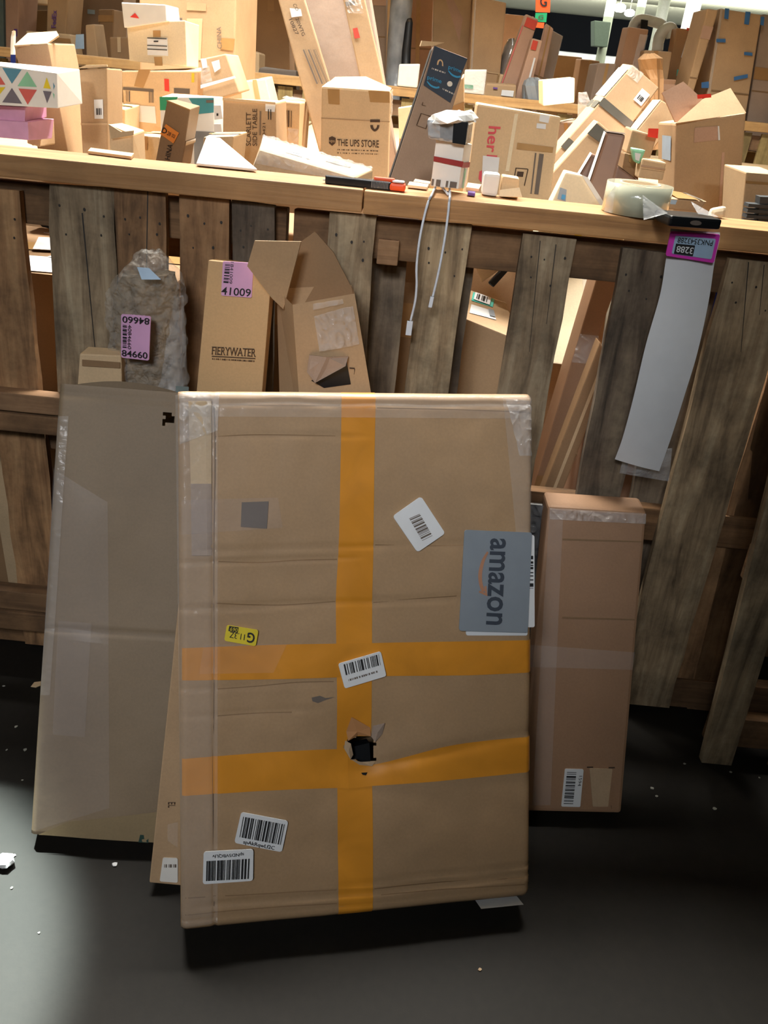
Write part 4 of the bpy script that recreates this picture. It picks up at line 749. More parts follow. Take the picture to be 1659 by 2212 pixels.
for y0 in (227, 268): c2 = K('white label card %s of the teal panel box' % ('beside upper right corner' if y0 == 227 else 'beside lower right corner'), [(462, y0), (477, y0), (481, y0 + 30), (463, y0 + 32)], 2.66, -5, 0, .01, 'white_paper', name='label_card', cat='card', group=None, bev=.001); c2.px('front', [(468, y0 + 18), (472, y0 + 18), (472, y0 + 23), (468, y0 + 23)], 'print', 'ink')
c = K('narrow carton with orange letter sticker standing just behind the rail', [(362, 217), (411, 234), (384, 352), (338, 345)], 2.06, 16, -6, .09, 'kraft', bev=.003) if False else K('narrow carton with orange letter sticker standing just behind the rail', [(361, 216), (411, 236), (392, 360), (336, 348)], 2.04, -22, 0, .085, 'kraft_dark', bev=.003)
c.px('front', [(360, 268), (388, 287), (376, 310), (347, 289)], 'orange_sticker', 'orange_label', lift=.0015); c.t('front', [(356, 274), (365, 281), (359, 290), (350, 285)], 'D', 'ink', lift=.004, bold=.02); c.t('front', [(366, 283), (382, 292), (379, 299), (362, 291)], '28 02', 'ink_brown', lift=.004); c.t('front', [(357, 343), (364, 309), (374, 313), (368, 346)], 'HINA', 'ink'); c.p('right', 0, .55, 1, .62, 'crease', 'tan_tape'); c.p('front', 0, 0, 1, .02, 'tape', 'tan_tape')
q = [onY(446, 300, 2.26), onY(476, 303, 2.26), onZ(556, 371, 1.2475), onZ(424, 358, 1.2475)]
W = link('white_board', *prism(q, (0, 0, .006)), 'white_card', bevel=.003); tag(W, 'flat white board lying on the pile just behind the rail, brightly lit', 'board')
c = K('carton lettered with furniture name, its lit side folded toward the right', [(482, 212), (596, 222), (598, 345), (480, 345)], 2.55, -14, 0, .22, 'kraft', z=1.13)
c.t('front', [(532, 315), (532, 243), (543, 243), (543, 315)], 'SCARLETT', 'ink_brown', bold=.008); c.t('front', [(546, 315), (546, 235), (556, 235), (556, 315)], 'SIDE TABLE', 'ink_brown', bold=.008); bars(c.o, c.front, quadpx(c.front, [(561, 240), (565, 240), (564, 292), (560, 292)]), 5, 6, 'ink_grey', name='print'); c.t('front', [(568, 306), (568, 266), (574, 266), (574, 306)], '190421', 'ink_brown'); c.px('front', [(574, 222), (596, 224), (594, 242), (574, 240)], 'label', 'white_paper'); c.tu('front', [(.86, .08), (.92, .08), (.92, .2), (.86, .2)], 'II', 'ink', lift=.004)
c.px('front', [(482, 211), (596, 221), (596, 226), (482, 217)], 'tape', 'kraft_light', lift=.003)
c = K('carton with plastic-taped dark side, right of the furniture carton', [(600, 218), (648, 222), (644, 345), (600, 345)], 2.82, -24, 0, .26, 'kraft_light', z=1.13); bars(c.o, c.front, quadpx(c.front, [(620, 238), (632, 239), (631, 275), (620, 274)]), 4, 3, 'ink_brown', name='print'); c.p('top', 0, 0, 1, .5, 'clear_tape', 'clear_wrap', grid=(5, 5)); c.p('front', .5, .35, 1, .8, 'clear_tape', 'clear_wrap', grid=(5, 5))
# long wrapped carton lying behind the rail
q = [onY(561, 324, 2.02), onY(764, 383, 1.985), onY(775, 408, 1.985), onY(538, 380, 2.02)]; kb = [onY(568, 294, 2.22), onY(806, 366, 2.16)]
c = Carton('long flat carton wrapped in clear plastic lying along the back of the rail', None, 0, mat='kraft_light', pts=q, back=[kb[0], kb[1], V((kb[1].x, kb[1].y, q[2].z)), V((kb[0].x, kb[0].y, q[3].z))], bev=.004)
c.p('top', .0, .0, 1, 1, 'plastic_wrap', 'clear_wrap', grid=(20, 6), lift=.002); c.p('front', .0, 0, 1, .5, 'plastic_wrap', 'clear_wrap', grid=(20, 4), lift=.002); c.p('top', .25, .2, .5, .7, 'label', 'white_paper'); c.p('top', .27, .3, .38, .6, 'label_print', 'label_blue', lift=.003); c.p('top', .62, .3, .85, .5, 'print', 'ink_grey', lift=.002)
# long leaning carton
c = K('long tall carton leaning back in the middle, bright printed edge strips', [(612, -60), (790, -60), (832, 200), (690, 320)], 3.05, 0, 14, .14, 'kraft_taupe', z=1.13); LC = c
def strip(label, px, Y, **k): return K(label, px, Y, 0, 14, .03, 'kraft', **k)
c = strip('pale corner strip printed with numbers along left edge of the long leaning carton', [(585, -60), (640, -60), (718, 195), (690, 330)], 2.97)
c.t('front', [(652, 22), (672, 78), (658, 80), (640, 24)], '20WTO', 'ink_grey', bold=.01) if False else None
c.t('front', [(645, 38), (660, 76), (653, 79), (638, 41)], '20WTG', 'ink_brown', bold=.01); c.t('front', [(631, 40), (646, 74), (639, 77), (624, 43)], '10827', 'ink_brown', bold=.01); c.px('front', [(626, 18), (650, 20), (653, 35), (630, 38)], 'label', 'white_paper'); c.t('front', [(640, 8), (646, 22), (640, 24), (632, 10)], 'CO', 'ink_brown')
for dx in (0, 11, 22): bars(c.o, c.front, quadpx(c.front, [(654 + dx, 108), (660 + dx, 106), (690 + dx, 180), (684 + dx, 182)][::1]), 3, dx, 'ink_grey', name='print')
c = strip('pale taped corner strip along right edge of the long leaning carton', [(728, -60), (775, -60), (832, 190), (782, 190)], 2.98); c.px('front', [(762, 62), (772, 60), (778, 82), (766, 84)], 'red_sticker', 'red'); c.p('front', .1, .1, .8, .35, 'clear_tape', 'clear_wrap', grid=(4, 6)); c.px('front', [(745, 5), (765, 2), (768, 10), (748, 14)], 'print', 'ink_grey')
# shipping store box
c = K('square carton lettered with a shop name and logo, top flaps bulging', [(694, 186), (843, 196), (838, 356), (692, 330)], 2.55, -12, 0, .22, 'kraft_light', z=1.14, bev=.006)
c.t('front', [(729, 300), (819, 303), (819, 319), (729, 315)], 'THE UPS STORE', 'ink_brown', bold=.014); bars(c.o, c.front, quadpx(c.front, [(729, 322), (817, 325), (817, 327), (729, 324)]), 30, 3, 'ink_brown', name='print'); bars(c.o, c.front, quadpx(c.front, [(729, 329), (817, 332), (817, 334), (729, 331)]), 26, 5, 'ink_brown', name='print')
sh = [(711, 297), (718, 294), (726, 298), (725, 309), (718, 315), (711, 309)]; poly(c.o, c.front, quadpx(c.front, sh), 'logo', 'ink_brown'); c.t('front', [(712, 302), (724, 303), (724, 310), (712, 308)], 'ups', 'kraft_light', lift=.004)
c.px('front', [(800, 258), (821, 258), (821, 264), (800, 264)], 'logo', 'ink_brown'); ribbon(c.o, c.front, [((800, 270), (806, 270)), ((802, 278), (807, 275)), ((810, 284), (810, 279)), ((818, 278), (814, 275)), ((820, 270), (815, 270))], 'logo', 'ink_brown', .002, 4, 1)
c.px('front', [(708, 192), (734, 193), (734, 226), (710, 224)], 'tape', 'tan_tape'); c.px('front', [(796, 196), (842, 198), (842, 222), (800, 220)], 'tape', 'tan_tape'); c.px('front', [(694, 254), (842, 262), (842, 264), (694, 256)], 'crease', 'kraft', lift=.0006)
c.flap([(700, 186), (724, 166), (790, 165), (846, 190), (842, 197)], .004, 'kraft_light', c.f[0] + V((0, .05, 0)), nrm(-12, 50)); c.p('right', 0, 0, 1, .25, 'plastic_wrap', 'clear_wrap', grid=(5, 5))
# open box with dark printed end
c = K('tall open carton leaning back with dark blue printed upper end', [(937, 98), (1010, 126), (930, 392), (843, 386)], 2.22, 36, 0, .13, 'kraft_taupe', bev=.002, z=1.078); PB = c
c.px('front', [(938, 99), (1009, 127), (972, 222), (914, 184)], 'dark_print', 'navy_print', lift=.0008)
for px, s in ([(968, 140), (996, 150), (994, 160), (966, 151)], 'prime'), ([(922, 162), (953, 172), (951, 183), (921, 173)], 'prime'): c.t('front', px, s, 'prime_blue', lift=.003, bold=.012)
for ox, oy in ((0, 0), (-46, 23)): ribbon(c.o, c.front, [((966 + ox, 153 + oy), (968 + ox, 152 + oy)), ((974 + ox, 163 + oy), (976 + ox, 160 + oy)), ((985 + ox, 168 + oy), (986 + ox, 164 + oy)), ((994 + ox, 167 + oy), (993 + ox, 163 + oy))], 'printed_smile', 'prime_blue', .003, 4, 1)
ribbon(c.o, c.front, [((942, 140), (945, 140)), ((944, 131), (947, 133)), ((950, 128), (950, 131)), ((955, 133), (953, 135)), ((956, 143), (953, 142))], 'printed_icon', 'kraft_light', .003, 4, 1); poly(c.o, c.front, quadpx(c.front, [(970 + 6 * math.cos(a * .63), 181 + 6 * math.sin(a * .63)) for a in range(10)]), 'printed_icon', 'white_card', .003)
for px in ([(932, 146), (961, 156), (960, 159), (931, 149)], [(955, 190), (980, 202), (979, 205), (954, 193)]): bars(c.o, c.front, quadpx(c.front, px), 14, 4, 'white_card', .003, 'print')
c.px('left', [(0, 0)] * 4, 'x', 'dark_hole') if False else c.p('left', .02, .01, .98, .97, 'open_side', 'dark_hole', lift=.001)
for a, b_ in (((908, 244), (928, 250)), ((898, 270), (918, 277)), ((908, 244), (898, 270)), ((928, 250), (918, 277))): ribbon(c.o, c.front, [(a, (a[0] + 1.6, a[1] + 1.6)), (b_, (b_[0] + 1.6, b_[1] + 1.6))], 'printed_frame', 'ink_brown', .002, 2, 1)
for a, b_ in (((912, 220), (910, 226)), ((910, 226), (918, 228))): ribbon(c.o, c.front, [(a, (a[0] + 1.3, a[1] + 1.3)), (b_, (b_[0] + 1.3, b_[1] + 1.3))], 'printed_mark', 'ink_brown', .002, 2, 1)
c.flap([(936, 99), (908, 100), (912, 88), (960, 92)], .004, 'kraft_light', c.f[0], nrm(36)); K('cream carton standing behind the dark printed open carton', [(975, 190), (1002, 165), (1003, 330), (930, 330)], 2.75, 10, 0, .15, 'kraft_light', z=1.13)
K('bright white carton corner left of the dark printed open carton', [(860, 232), (900, 226), (890, 300), (862, 300)], 2.9, 0, 10, .12, 'cream')
# red lettered carton
c = K('large pale carton with vertical red lettering and white labels', [(1032, 224), (1212, 252), (1186, 445), (1004, 430)], 2.32, -18, 0, .12, 'kraft_light', z=1.13, bev=.005)
c.t('front', [(1080, 272), (1068, 392), (1052, 390), (1058, 270)], 'herma', 'text_red', bold=.012) if False else c.t('front', [(1082, 274), (1074, 330), (1050, 328), (1056, 272)], 'her', 'text_red', bold=.012)
poly(c.o, c.front, quadpx(c.front, [(1036, 370), (1046, 366), (1048, 386), (1040, 394), (1034, 386)]), 'print', 'text_red'); c.px('front', [(1052, 334), (1075, 336), (1072, 346), (1050, 344)], 'print', 'text_red')
c.px('front', [(1044, 336), (1080, 340), (1072, 420), (1040, 416)], 'label', 'white_paper', lift=.003); c.px('front', [(1112, 246), (1120, 246), (1100, 370), (1092, 370)], 'tape', 'cream'); c.px('front', [(1167, 247), (1188, 250), (1185, 266), (1165, 262)], 'label', 'white_paper'); c.px('front', [(1160, 266), (1180, 268), (1179, 279), (1159, 277)], 'label', 'white_paper')
c.px('front', [(1118, 308), (1196, 318), (1194, 330), (1116, 322)], 'tape', 'tan_tape')
for a, b_ in (((1114, 362), (1140, 364)), ((1140, 364), (1132, 400)), ((1114, 362), (1108, 396))): ribbon(c.o, c.front, [(a, (a[0] + 2, a[1] + 2)), (b_, (b_[0] + 2, b_[1] + 2))], 'printed_frame', 'ink_brown', .002, 2, 1)
c.px('front', [(1118, 370), (1132, 371), (1130, 382), (1116, 381)], 'print', 'ink_brown'); bars(c.o, c.front, quadpx(c.front, [(1156, 330), (1176, 333), (1164, 420), (1146, 418)]), 3, 8, 'ink_grey', name='print')
K('small white tub standing behind the rail in front of the red lettered carton', [(1046, 374), (1082, 377), (1074, 425), (1040, 422)], 1.87, -10, 0, .035, 'white_card', z=1.2455, name='white_tub', cat='tub', group=None, bev=.006)
c = K('small open tan carton behind the rail, flap folded toward us', [(1086, 380), (1122, 386), (1118, 440), (1078, 436)], 1.872, -12, 0, .035, 'kraft_light', z=1.2455); c.flap([(1080, 410), (1122, 405), (1128, 426), (1078, 424)], .003, 'cream', c.f[3] + V((0, -.02, 0)), nrm(-12, 20))
# right pile
c = K('small cube carton tipped with white taped lit face', [(1172, 172), (1242, 168), (1241, 222), (1173, 229)], 2.95, -10, 38, .12, 'kraft_light', bev=.004); c.p('front', .3, 0, .8, 1, 'white_tape', 'cream')
c = K('long grey-brown carton leaning with black tape bands and white paper', [(1366, 140), (1424, 190), (1262, 405), (1186, 345)], 2.78, 30, 30, .15, 'kraft', bev=.004)
c.p('left', 0, .05, 1, .35, 'white_paper_sheet', 'white_paper', grid=(3, 6)); c.p('front', 0, .36, 1, .43, 'black_tape', 'tape_band_black'); c.p('left', 0, .40, 1, .47, 'black_tape', 'tape_band_black'); c.p('front', 0, .78, 1, .87, 'black_tape', 'tape_band_black'); c.lab('front', .62, .10, .9, .22); c.px('front', [(1366, 140), (1390, 160), (1376, 180), (1352, 160)], 'clear_tape', 'clear_wrap')
c = K('lower long carton leaning against the black-banded one', [(1292, 262), (1336, 300), (1215, 440), (1150, 420)], 2.55, 20, 25, .06, 'kraft', z=1.10); c.p('front', 0, .02, 1, .12, 'black_tape', 'tape_band_black')
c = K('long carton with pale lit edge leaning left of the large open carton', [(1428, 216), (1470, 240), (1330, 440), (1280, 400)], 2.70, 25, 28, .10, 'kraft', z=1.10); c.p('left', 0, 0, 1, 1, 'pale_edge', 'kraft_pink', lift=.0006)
c = K('large open brown carton at right with raised flap and red sticker', [(1460, 266), (1612, 244), (1598, 432), (1456, 400)], 2.50, 14, 0, .20, 'kraft', z=1.13, bev=.006)
c.flap([(1430, 200), (1476, 176), (1518, 214), (1460, 266)], .005, 'kraft_pink', c.f[0] + V((0, .05, .0)), nrm(5, 20)); c.flap([(1518, 214), (1578, 190), (1612, 244), (1460, 266)], .005, 'kraft', (c.f[0] + c.f[1]) / 2, nrm(10, 45))
c.px('front', [(1500, 276), (1550, 272), (1552, 302), (1498, 308)], 'tape_patch', 'kraft_pink'); c.px('front', [(1549, 272), (1552, 272), (1554, 302), (1550, 303)], 'label', 'white_paper', lift=.003); c.p('left', .3, .12, .8, .35, 'label', 'label_blue'); sf = Surf(*face([(1505, 205), (1535, 203), (1536, 211), (1506, 214)], 2.47, 10, 20)); patch(c.o, sf, rect(0, 0, 1, 1), 'red_sticker', 'red_bright', .001)
c.p('front', .68, .3, .72, .95, 'crease', 'kraft_pink', lift=.0004)
c = K('small carton with red bag corner under the long leaning cartons', [(1366, 280), (1420, 294), (1404, 345), (1352, 330)], 2.42, -8, 10, .09, 'kraft'); poly(c.o, Surf(*face([(1400, 275), (1422, 275), (1420, 300), (1398, 296)], 2.40)), rect(0, .1, 1, .95), 'red_corner', 'red_bright', .004)
K('white and green tube standing among the small cartons', [(1364, 320), (1396, 324), (1382, 356), (1370, 350)], 2.36, 0, 10, .03, 'mint', name='squeeze_tube', cat='tube', group=None, bev=.006).p('front', .2, .3, .7, .8, 'label', 'white_paper')
K('small tan carton in front of the large open carton', [(1388, 342), (1440, 352), (1432, 390), (1378, 384)], 2.34, -10, 8, .08, 'kraft_light'); K('dark small carton beside the squeeze tube', [(1350, 330), (1376, 338), (1380, 390), (1340, 385)], 2.40, 0, 0, .08, 'kraft_dark')
c = K('flat carton lying behind the tape roll with orange and black tape', [(1400, 425), (1528, 435), (1510, 458), (1400, 448)], 2.10, -10, 0, .16, 'kraft'); c.p('top', .5, 0, .85, 1, 'orange_tape', 'tan_tape'); c.p('top', .87, 0, .93, 1, 'black_tape', 'tape_band_black', lift=.002); c.p('front', .3, .1, .5, .5, 'label', 'label_blue')
c = K('upright brown panel box with white edges behind the tape roll', [(1310, 286), (1352, 292), (1318, 425), (1272, 400)], 2.12, -14, 8, .035, 'brown_panel', z=1.118, name='panel_box', bev=.006); c.p('left', 0, 0, 1, 1, 'white_edge', 'white_card', lift=.0008); c.p('top', 0, 0, 1, 1, 'dark_rim', 'ink_brown', lift=.0008)
K('shorter brown panel box tilted behind the upright one', [(1280, 332), (1306, 345), (1282, 410), (1248, 385)], 2.22, -14, 10, .03, 'brown_panel', z=1.118, name='panel_box', bev=.005).p('left', 0, 0, 1, 1, 'white_edge', 'white_card', lift=.0008)
K('brown panel box lying slanted right of the upright one', [(1334, 358), (1392, 402), (1380, 420), (1324, 398)], 2.16, 0, 10, .03, 'brown_panel', name='panel_box', bev=.004).p('top', 0, 0, 1, 1, 'white_edge', 'white_card', lift=.0008)
c = K('cream carton with blue printed corner leaning beside the tape roll', [(1222, 372), (1262, 380), (1318, 470), (1180, 462)], 2.02, -10, 12, .06, 'cream', z=1.118); c.px('front', [(1210, 405), (1224, 410), (1222, 436), (1204, 430)], 'printed_corner', 'label_blue_grey'); c.px('front', [(1214, 420), (1222, 422), (1220, 432), (1212, 430)], 'print', 'prime_blue', lift=.003); c.p('front', .42, .62, .5, .8, 'print', 'yellow'); c.px('front', [(1256, 378), (1270, 384), (1320, 462), (1306, 460)], 'white_edge', 'white_card', lift=.003)
K('crumpled paper scrap between the flat carton and the label printer', [(1538, 452), (1572, 446), (1566, 484), (1530, 480)], 1.885, 0, 30, .02, 'cream', z=1.2455, name='paper_scrap', cat='paper', group=None, bev=.008)
c = K('tan carton at right edge above the rail', [(1612, 372), (1690, 378), (1690, 500), (1600, 490)], 2.20, 10, 0, .15, 'kraft_light', z=1.13); c.p('front', 0, .1, 1, .13, 'tape', 'tan_tape')
BR_ = thing('grey_grille', 'dark grey slotted plastic grille at right edge on the rail', 'grille', onZ(1655, 480, 1.25)); 
for i in range(5): q = face([(1618 - i * 2, 440 + i * 12), (1700, 446 + i * 12), (1700, 453 + i * 12), (1616 - i * 2, 447 + i * 12)], 2.0); link('slat', *prism(q, (0, .03, 0)), 'dark_bristle', BR_)
q = face([(1642, 425), (1700, 428), (1700, 510), (1636, 500)], 2.005); link('frame', *prism(q, (0, .03, 0)), 'dark_bristle', BR_)
K('white slip of paper on the rail at right edge', [(1594, 482), (1640, 488), (1655, 496), (1590, 492)], 1.90, 0, 60, .002, 'cream', name='paper_slip', cat='paper', group=None, bev=0)
for lab, px, m in (('cream scrap of cardboard on the rail behind the box cutter tip', [(884, 398), (925, 404), (922, 410), (880, 405)], 'cream'), ('torn cardboard scrap left of the narrow red-banded box', [(896, 392), (930, 398), (928, 403), (892, 398)], 'kraft_taupe'), ('flat scrap of cardboard on the rail left of the orange-stickered carton', [(196, 325), (290, 337), (284, 344), (190, 332)], 'kraft_light'), ('pale cardboard piece on the rail right of the narrow red-banded box', [(1010, 400), (1040, 404), (1034, 414), (1006, 410)], 'kraft_pink'), ('purple scrap on the rail right of the narrow red-banded box', [(1010, 418), (1026, 420), (1026, 424), (1010, 422)], 'purple')):
    tag(link('cardboard_scrap', *prism([onZ(*p, RZ + .002) for p in px], (0, 0, .006)), m, bevel=.001), lab, 'scrap', 'scraps lying on the rail')
for lab, px, Y, m in (('tan carton low between the wrapped long carton and the teal panel box', [(290, 292), (345, 296), (345, 345), (288, 340)], 2.45, 'kraft_light'), ('light carton wedged right of the orange-stickered carton', [(440, 296), (505, 294), (500, 335), (436, 335)], 2.30, 'kraft_light'), ('taped carton low at left between upright carton and stickered carton', [(236, 232), (270, 236), (270, 300), (236, 296)], 2.9, 'kraft_light'), ('tan carton deep behind the shop-name carton at its right', [(862, 300), (890, 300), (884, 350), (860, 350)], 2.9, 'kraft_light'), ('brown carton deep under the black-banded long carton', [(1200, 268), (1250, 262), (1256, 330), (1206, 340)], 3.0, 'kraft_taupe')):
    K(lab, px, Y, -6, 0, .15, m, z=1.12)
# ================================================================ far fence and what stands beyond
FZ = 1.285
for i in range(8):
    x0 = -4.6 + i * 1.2; P = thing('pallet', 'far fence pallet, %s counted from the left' % ['first', 'second', 'third', 'fourth', 'fifth', 'sixth', 'seventh', 'eighth'][i], 'pallet', V((x0 + .58, 6.0, 0)), 'pallets of the far fence')
    for k in range(7): xx = x0 + .02 + k * .165; link('slat', *boxv(xx, xx + .10, 6.02, 6.04, .02, FZ - .01), 'far_slat', P)
    for z in (.02, .6, 1.17): link('stringer', *boxv(x0, x0 + 1.15, 6.041, 6.08, z, z + .09), 'stringer_pale', P)
for i in range(3):
    x0 = -4.7 + i * 3.25; tag(link('rail_board', *boxv(x0, x0 + 3.24, 5.985, 6.12, FZ, FZ + .055), 'pine_pale', bevel=.004), 'pale pine board capping the far fence, %s of three' % ['leftmost', 'middle', 'rightmost'][i], 'board', 'pine boards on the far fence')
FG = 'cartons stacked beyond the far fence'
def D(label, px, Y, mat='kraft', yaw=0, depth=.35, z=None, pitch=0, **k): return Carton(label, None, 0, depth=depth, mat=mat, pts=face(px, Y, yaw, pitch, ZB if z is None else z), group=k.pop('group', FG), bev=.01, **k)
for i in range(6):
    x0 = -6 + i * 2.0; wbox('buried carton stack beyond the far fence, %s from the left' % ['first', 'second', 'third', 'fourth', 'fifth', 'sixth'][i], x0, x0 + 1.96, 6.3, 8.6, 0, 1.15, 'kraft', group=FG, bev=.01)
    wbox('deep buried carton stack further beyond, %s from the left' % ['first', 'second', 'third', 'fourth', 'fifth', 'sixth'][i], x0 * 1.6, x0 * 1.6 + 3.1, 8.8, 13, 0, 1.25, 'kraft_light', group=FG, bev=.01)
ZB = 1.155
for lab, px, Y, m, z in (
    ('tall light carton far left with purple tag', [(10, -40), (42, -40), (40, 82), (12, 84)], 6.7, 'kraft_pink', ZB), ('broad dark carton far left under the small square one', [(42, 22), (104, 22), (100, 84), (44, 84)], 7.3, 'kraft_dark', ZB),
    ('tall carton far left with purple courier lettering', [(103, -40), (150, -40), (142, 84), (100, 84)], 6.75, 'kraft', ZB), ('wide tan carton far left behind the slanting one', [(150, -40), (268, -40), (262, 92), (150, 88)], 7.3, 'kraft_taupe', ZB),
    ('slim dark carton far left beside the white triangle carton', [(212, 20), (246, 20), (244, 108), (214, 108)], 6.8, 'kraft_dark', ZB), ('low tan crumpled carton on the far fence behind the bent tall carton', [(55, 66), (150, 74), (158, 112), (60, 100)], 6.45, 'kraft_light', None),
    ('brown low carton far left under the cream carton', [(236, 80), (282, 80), (282, 122), (238, 120)], 6.4, 'kraft_dark', None), ('grey green sheet at the extreme far left', [(-40, -40), (7, -40), (9, 82), (-40, 84)], 6.8, 'grey_box', ZB),
    ('brown wall of carton right of the huge pale carton', [(540, -60), (622, -60), (626, 150), (540, 146)], 7.2, 'kraft_orange', ZB), ('taupe tall carton right of the long leaning carton', [(766, -60), (836, -60), (830, 166), (760, 160)], 7.0, 'kraft_taupe', ZB),
    ('tall brown carton behind the open dark printed one, left of a pair', [(880, -60), (938, -60), (930, 170), (878, 166)], 7.5, 'kraft_red', ZB), ('tall brown carton behind the open dark printed one, right of a pair', [(937, -60), (1022, -60), (1010, 180), (932, 172)], 7.05, 'kraft', ZB),
    ('tall straight-sided brown carton left of the hanging sign', [(1022, -10), (1094, 6), (1078, 186), (1012, 178)], 6.8, 'kraft', ZB), ('small carton with white label on the far fence', [(1050, 180), (1116, 184), (1114, 212), (1044, 204)], 6.3, 'kraft', None),
    ('tan carton beyond the far fence, under the pink slanted ones', [(1080, 160), (1130, 166), (1128, 186), (1076, 180)], 6.6, 'kraft_light', None), ('broad brown carton in the distance right of the pink slanted ones', [(1196, 118), (1258, 124), (1250, 180), (1186, 176)], 8.2, 'kraft', ZB),
    ('squat brown carton in the distance below the grey cabinet', [(1255, 128), (1296, 132), (1288, 190), (1246, 186)], 7.4, 'kraft_orange', ZB), ('pale-edged brown carton standing before the distant squat one', [(1292, 136), (1332, 138), (1318, 205), (1278, 198)], 6.5, 'kraft_taupe', ZB),
    ('brown wrapped carton leaning under the white pipe frame', [(1358, 58), (1402, 64), (1376, 168), (1334, 160)], 6.62, 'kraft_red', None), ('brown carton right of the pipe frame carton', [(1392, 108), (1452, 112), (1440, 185), (1384, 176)], 6.47, 'kraft', None),
    ('reddish small carton under the pipe frame', [(1424, 170), (1462, 172), (1450, 215), (1420, 210)], 6.2, 'kraft_red', None), ('tall dark carton leaning left of the blue-taped stack', [(1528, 18), (1552, 22), (1498, 200), (1484, 190)], 6.2, 'kraft', ZB),
    ('huge upright carton with blue tape pieces at right', [(1556, 18), (1646, 32), (1608, 270), (1520, 250)], 6.3, 'kraft', ZB), ('plain tall carton at the right edge beside the blue-taped one', [(1648, 30), (1720, 40), (1700, 290), (1612, 270)], 6.35, 'kraft_taupe', ZB),
    ('small tan carton far left lying on the broad dark one', [(44, -40), (80, -40), (80, 24), (44, 20)], 7.3, 'kraft_light', 1.63), ('slanting brown carton far left with a blue label', [(184, 54), (204, 52), (212, 118), (186, 112)], 6.4, 'kraft', None),
    ('small tan carton standing on the far fence near the huge pale carton', [(540, 112), (560, 114), (560, 152), (538, 150)], 6.45, 'kraft_light', None), ('low dark flat stack on the far fence near the huge pale carton', [(560, 146), (640, 152), (640, 160), (558, 156)], 6.18, 'ink_grey', None)):
    c = D(lab, px, Y, m, z=z, depth=.3 if z else .2)
    if 'courier' in lab: c.t('front', [(118, 62), (112, 24), (124, 24), (128, 62)][::1] if False else [(112, 60), (114, 22), (124, 22), (122, 60)], 'FedEx', 'purple', bold=.02, lift=.01)
    if 'purple tag' in lab: c.p('front', .7, .5, .95, .58, 'tag', 'purple', lift=.01); c.p('front', .55, .56, .72, .66, 'label', 'white_paper', lift=.01)
    if 'blue label' in lab: c.p('front', -.9, .15, -.1, .4, 'label', 'label_blue', lift=.01)
    if 'wide tan' in lab: c.px('front', [(190, 20), (206, 22), (206, 31), (190, 30)], 'label', 'label_blue', lift=.01); c.px('front', [(170, 28), (178, 29), (178, 32), (170, 31)], 'tape', 'cream', lift=.01)
    if 'white label' in lab: c.px('front', [(1084, 194), (1110, 196), (1108, 209), (1082, 206)], 'label', 'white_paper', lift=.01); c.px('front', [(1065, 188), (1075, 189), (1074, 193), (1065, 192)], 'print', 'purple', lift=.01)
    if 'straight-sided' in lab: c.p('front', 0, .58, 1, .59, 'crease', 'kraft_light', lift=.005); c.p('front', .05, 0, .1, 1, 'plastic_wrap', 'clear_wrap', lift=.008)
    if 'right of a pair' in lab: c.px('front', [(975, -10), (1000, 40), (992, 90), (960, -10)], 'tape', 'kraft_pink', lift=.006)
    if 'blue tape' in lab:
        for px in ([(1565, 18), (1574, 19), (1572, 42), (1563, 40)], [(1609, 25), (1620, 26), (1616, 54), (1606, 52)], [(1642, 36), (1650, 37), (1648, 56), (1641, 54)], [(1546, 84), (1566, 84), (1566, 92), (1546, 91)], [(1606, 112), (1624, 114), (1624, 121), (1606, 119)], [(1584, 166), (1614, 160), (1614, 168), (1584, 174)], [(1514, 178), (1530, 176), (1530, 190), (1514, 190)]): c.px('front', px, 'blue_tape', 'blue_tape', lift=.012)
        c.p('front', 0, 0, .06, 1, 'plastic_wrap', 'clear_wrap', lift=.008); c.p('front', .08, .57, .98, .58, 'crease', 'kraft_dark', lift=.006)
    if 'pipe frame carton' not in lab and 'under the white pipe' in lab: c.p('front', .6, .05, 1, .9, 'plastic_wrap', 'clear_wrap', grid=(4, 8), lift=.01); c.p('front', .3, .42, .45, .52, 'label', 'label_blue', lift=.012)
K2 = lambda lab, px, Y, m, d=.12, **k: D(lab, px, Y, m, depth=d, **k)
c = K2('upright pinkish carton slanting left of the hanging sign', [(1136, 30), (1164, 42), (1120, 172), (1086, 168)], 6.56, 'kraft_pink'); c.p('front', .15, .02, .95, .1, 'red_print', 'red', lift=.008); c.p('front', .05, .1, .1, 1, 'red_line', 'text_red', lift=.008)
c = K2('pinkish carton slanting under the hanging sign, taped with white', [(1150, 82), (1172, 88), (1152, 172), (1124, 170)], 6.40, 'kraft_pink'); c.p('front', .1, .02, .6, .12, 'red_print', 'red', lift=.008); c.p('front', .6, .2, .75, 1, 'white_tape', 'white_paper', lift=.008)
K2('tan carton slanting right of the hanging sign', [(1180, 50), (1196, 62), (1172, 178), (1150, 172)], 6.68, 'kraft_pink'); c = K2('plastic-wrapped dark carton slanting rightmost of the pinkish group', [(1190, 64), (1216, 78), (1192, 178), (1166, 176)], 6.95, 'kraft_dark'); c.p('front', 0, 0, 1, .6, 'plastic_wrap', 'clear_wrap', grid=(4, 8), lift=.01)
c = K2('cream white box on the far fence left of the dark printed carton', [(862, 138), (908, 138), (902, 186), (858, 184)], 6.0, 'white_card', .1, z=1.343); c = K2('plastic-wrapped white and green box on the far fence', [(1004, 150), (1052, 150), (1046, 200), (1000, 198)], 6.0, 'white_card', .1, z=1.343); c.px('front', [(1002, 182), (1022, 184), (1022, 192), (1002, 190)], 'green_print', 'green', lift=.01); c.p('front', 0, 0, 1, 1, 'plastic_wrap', 'clear_wrap', grid=(6, 6), lift=.014)
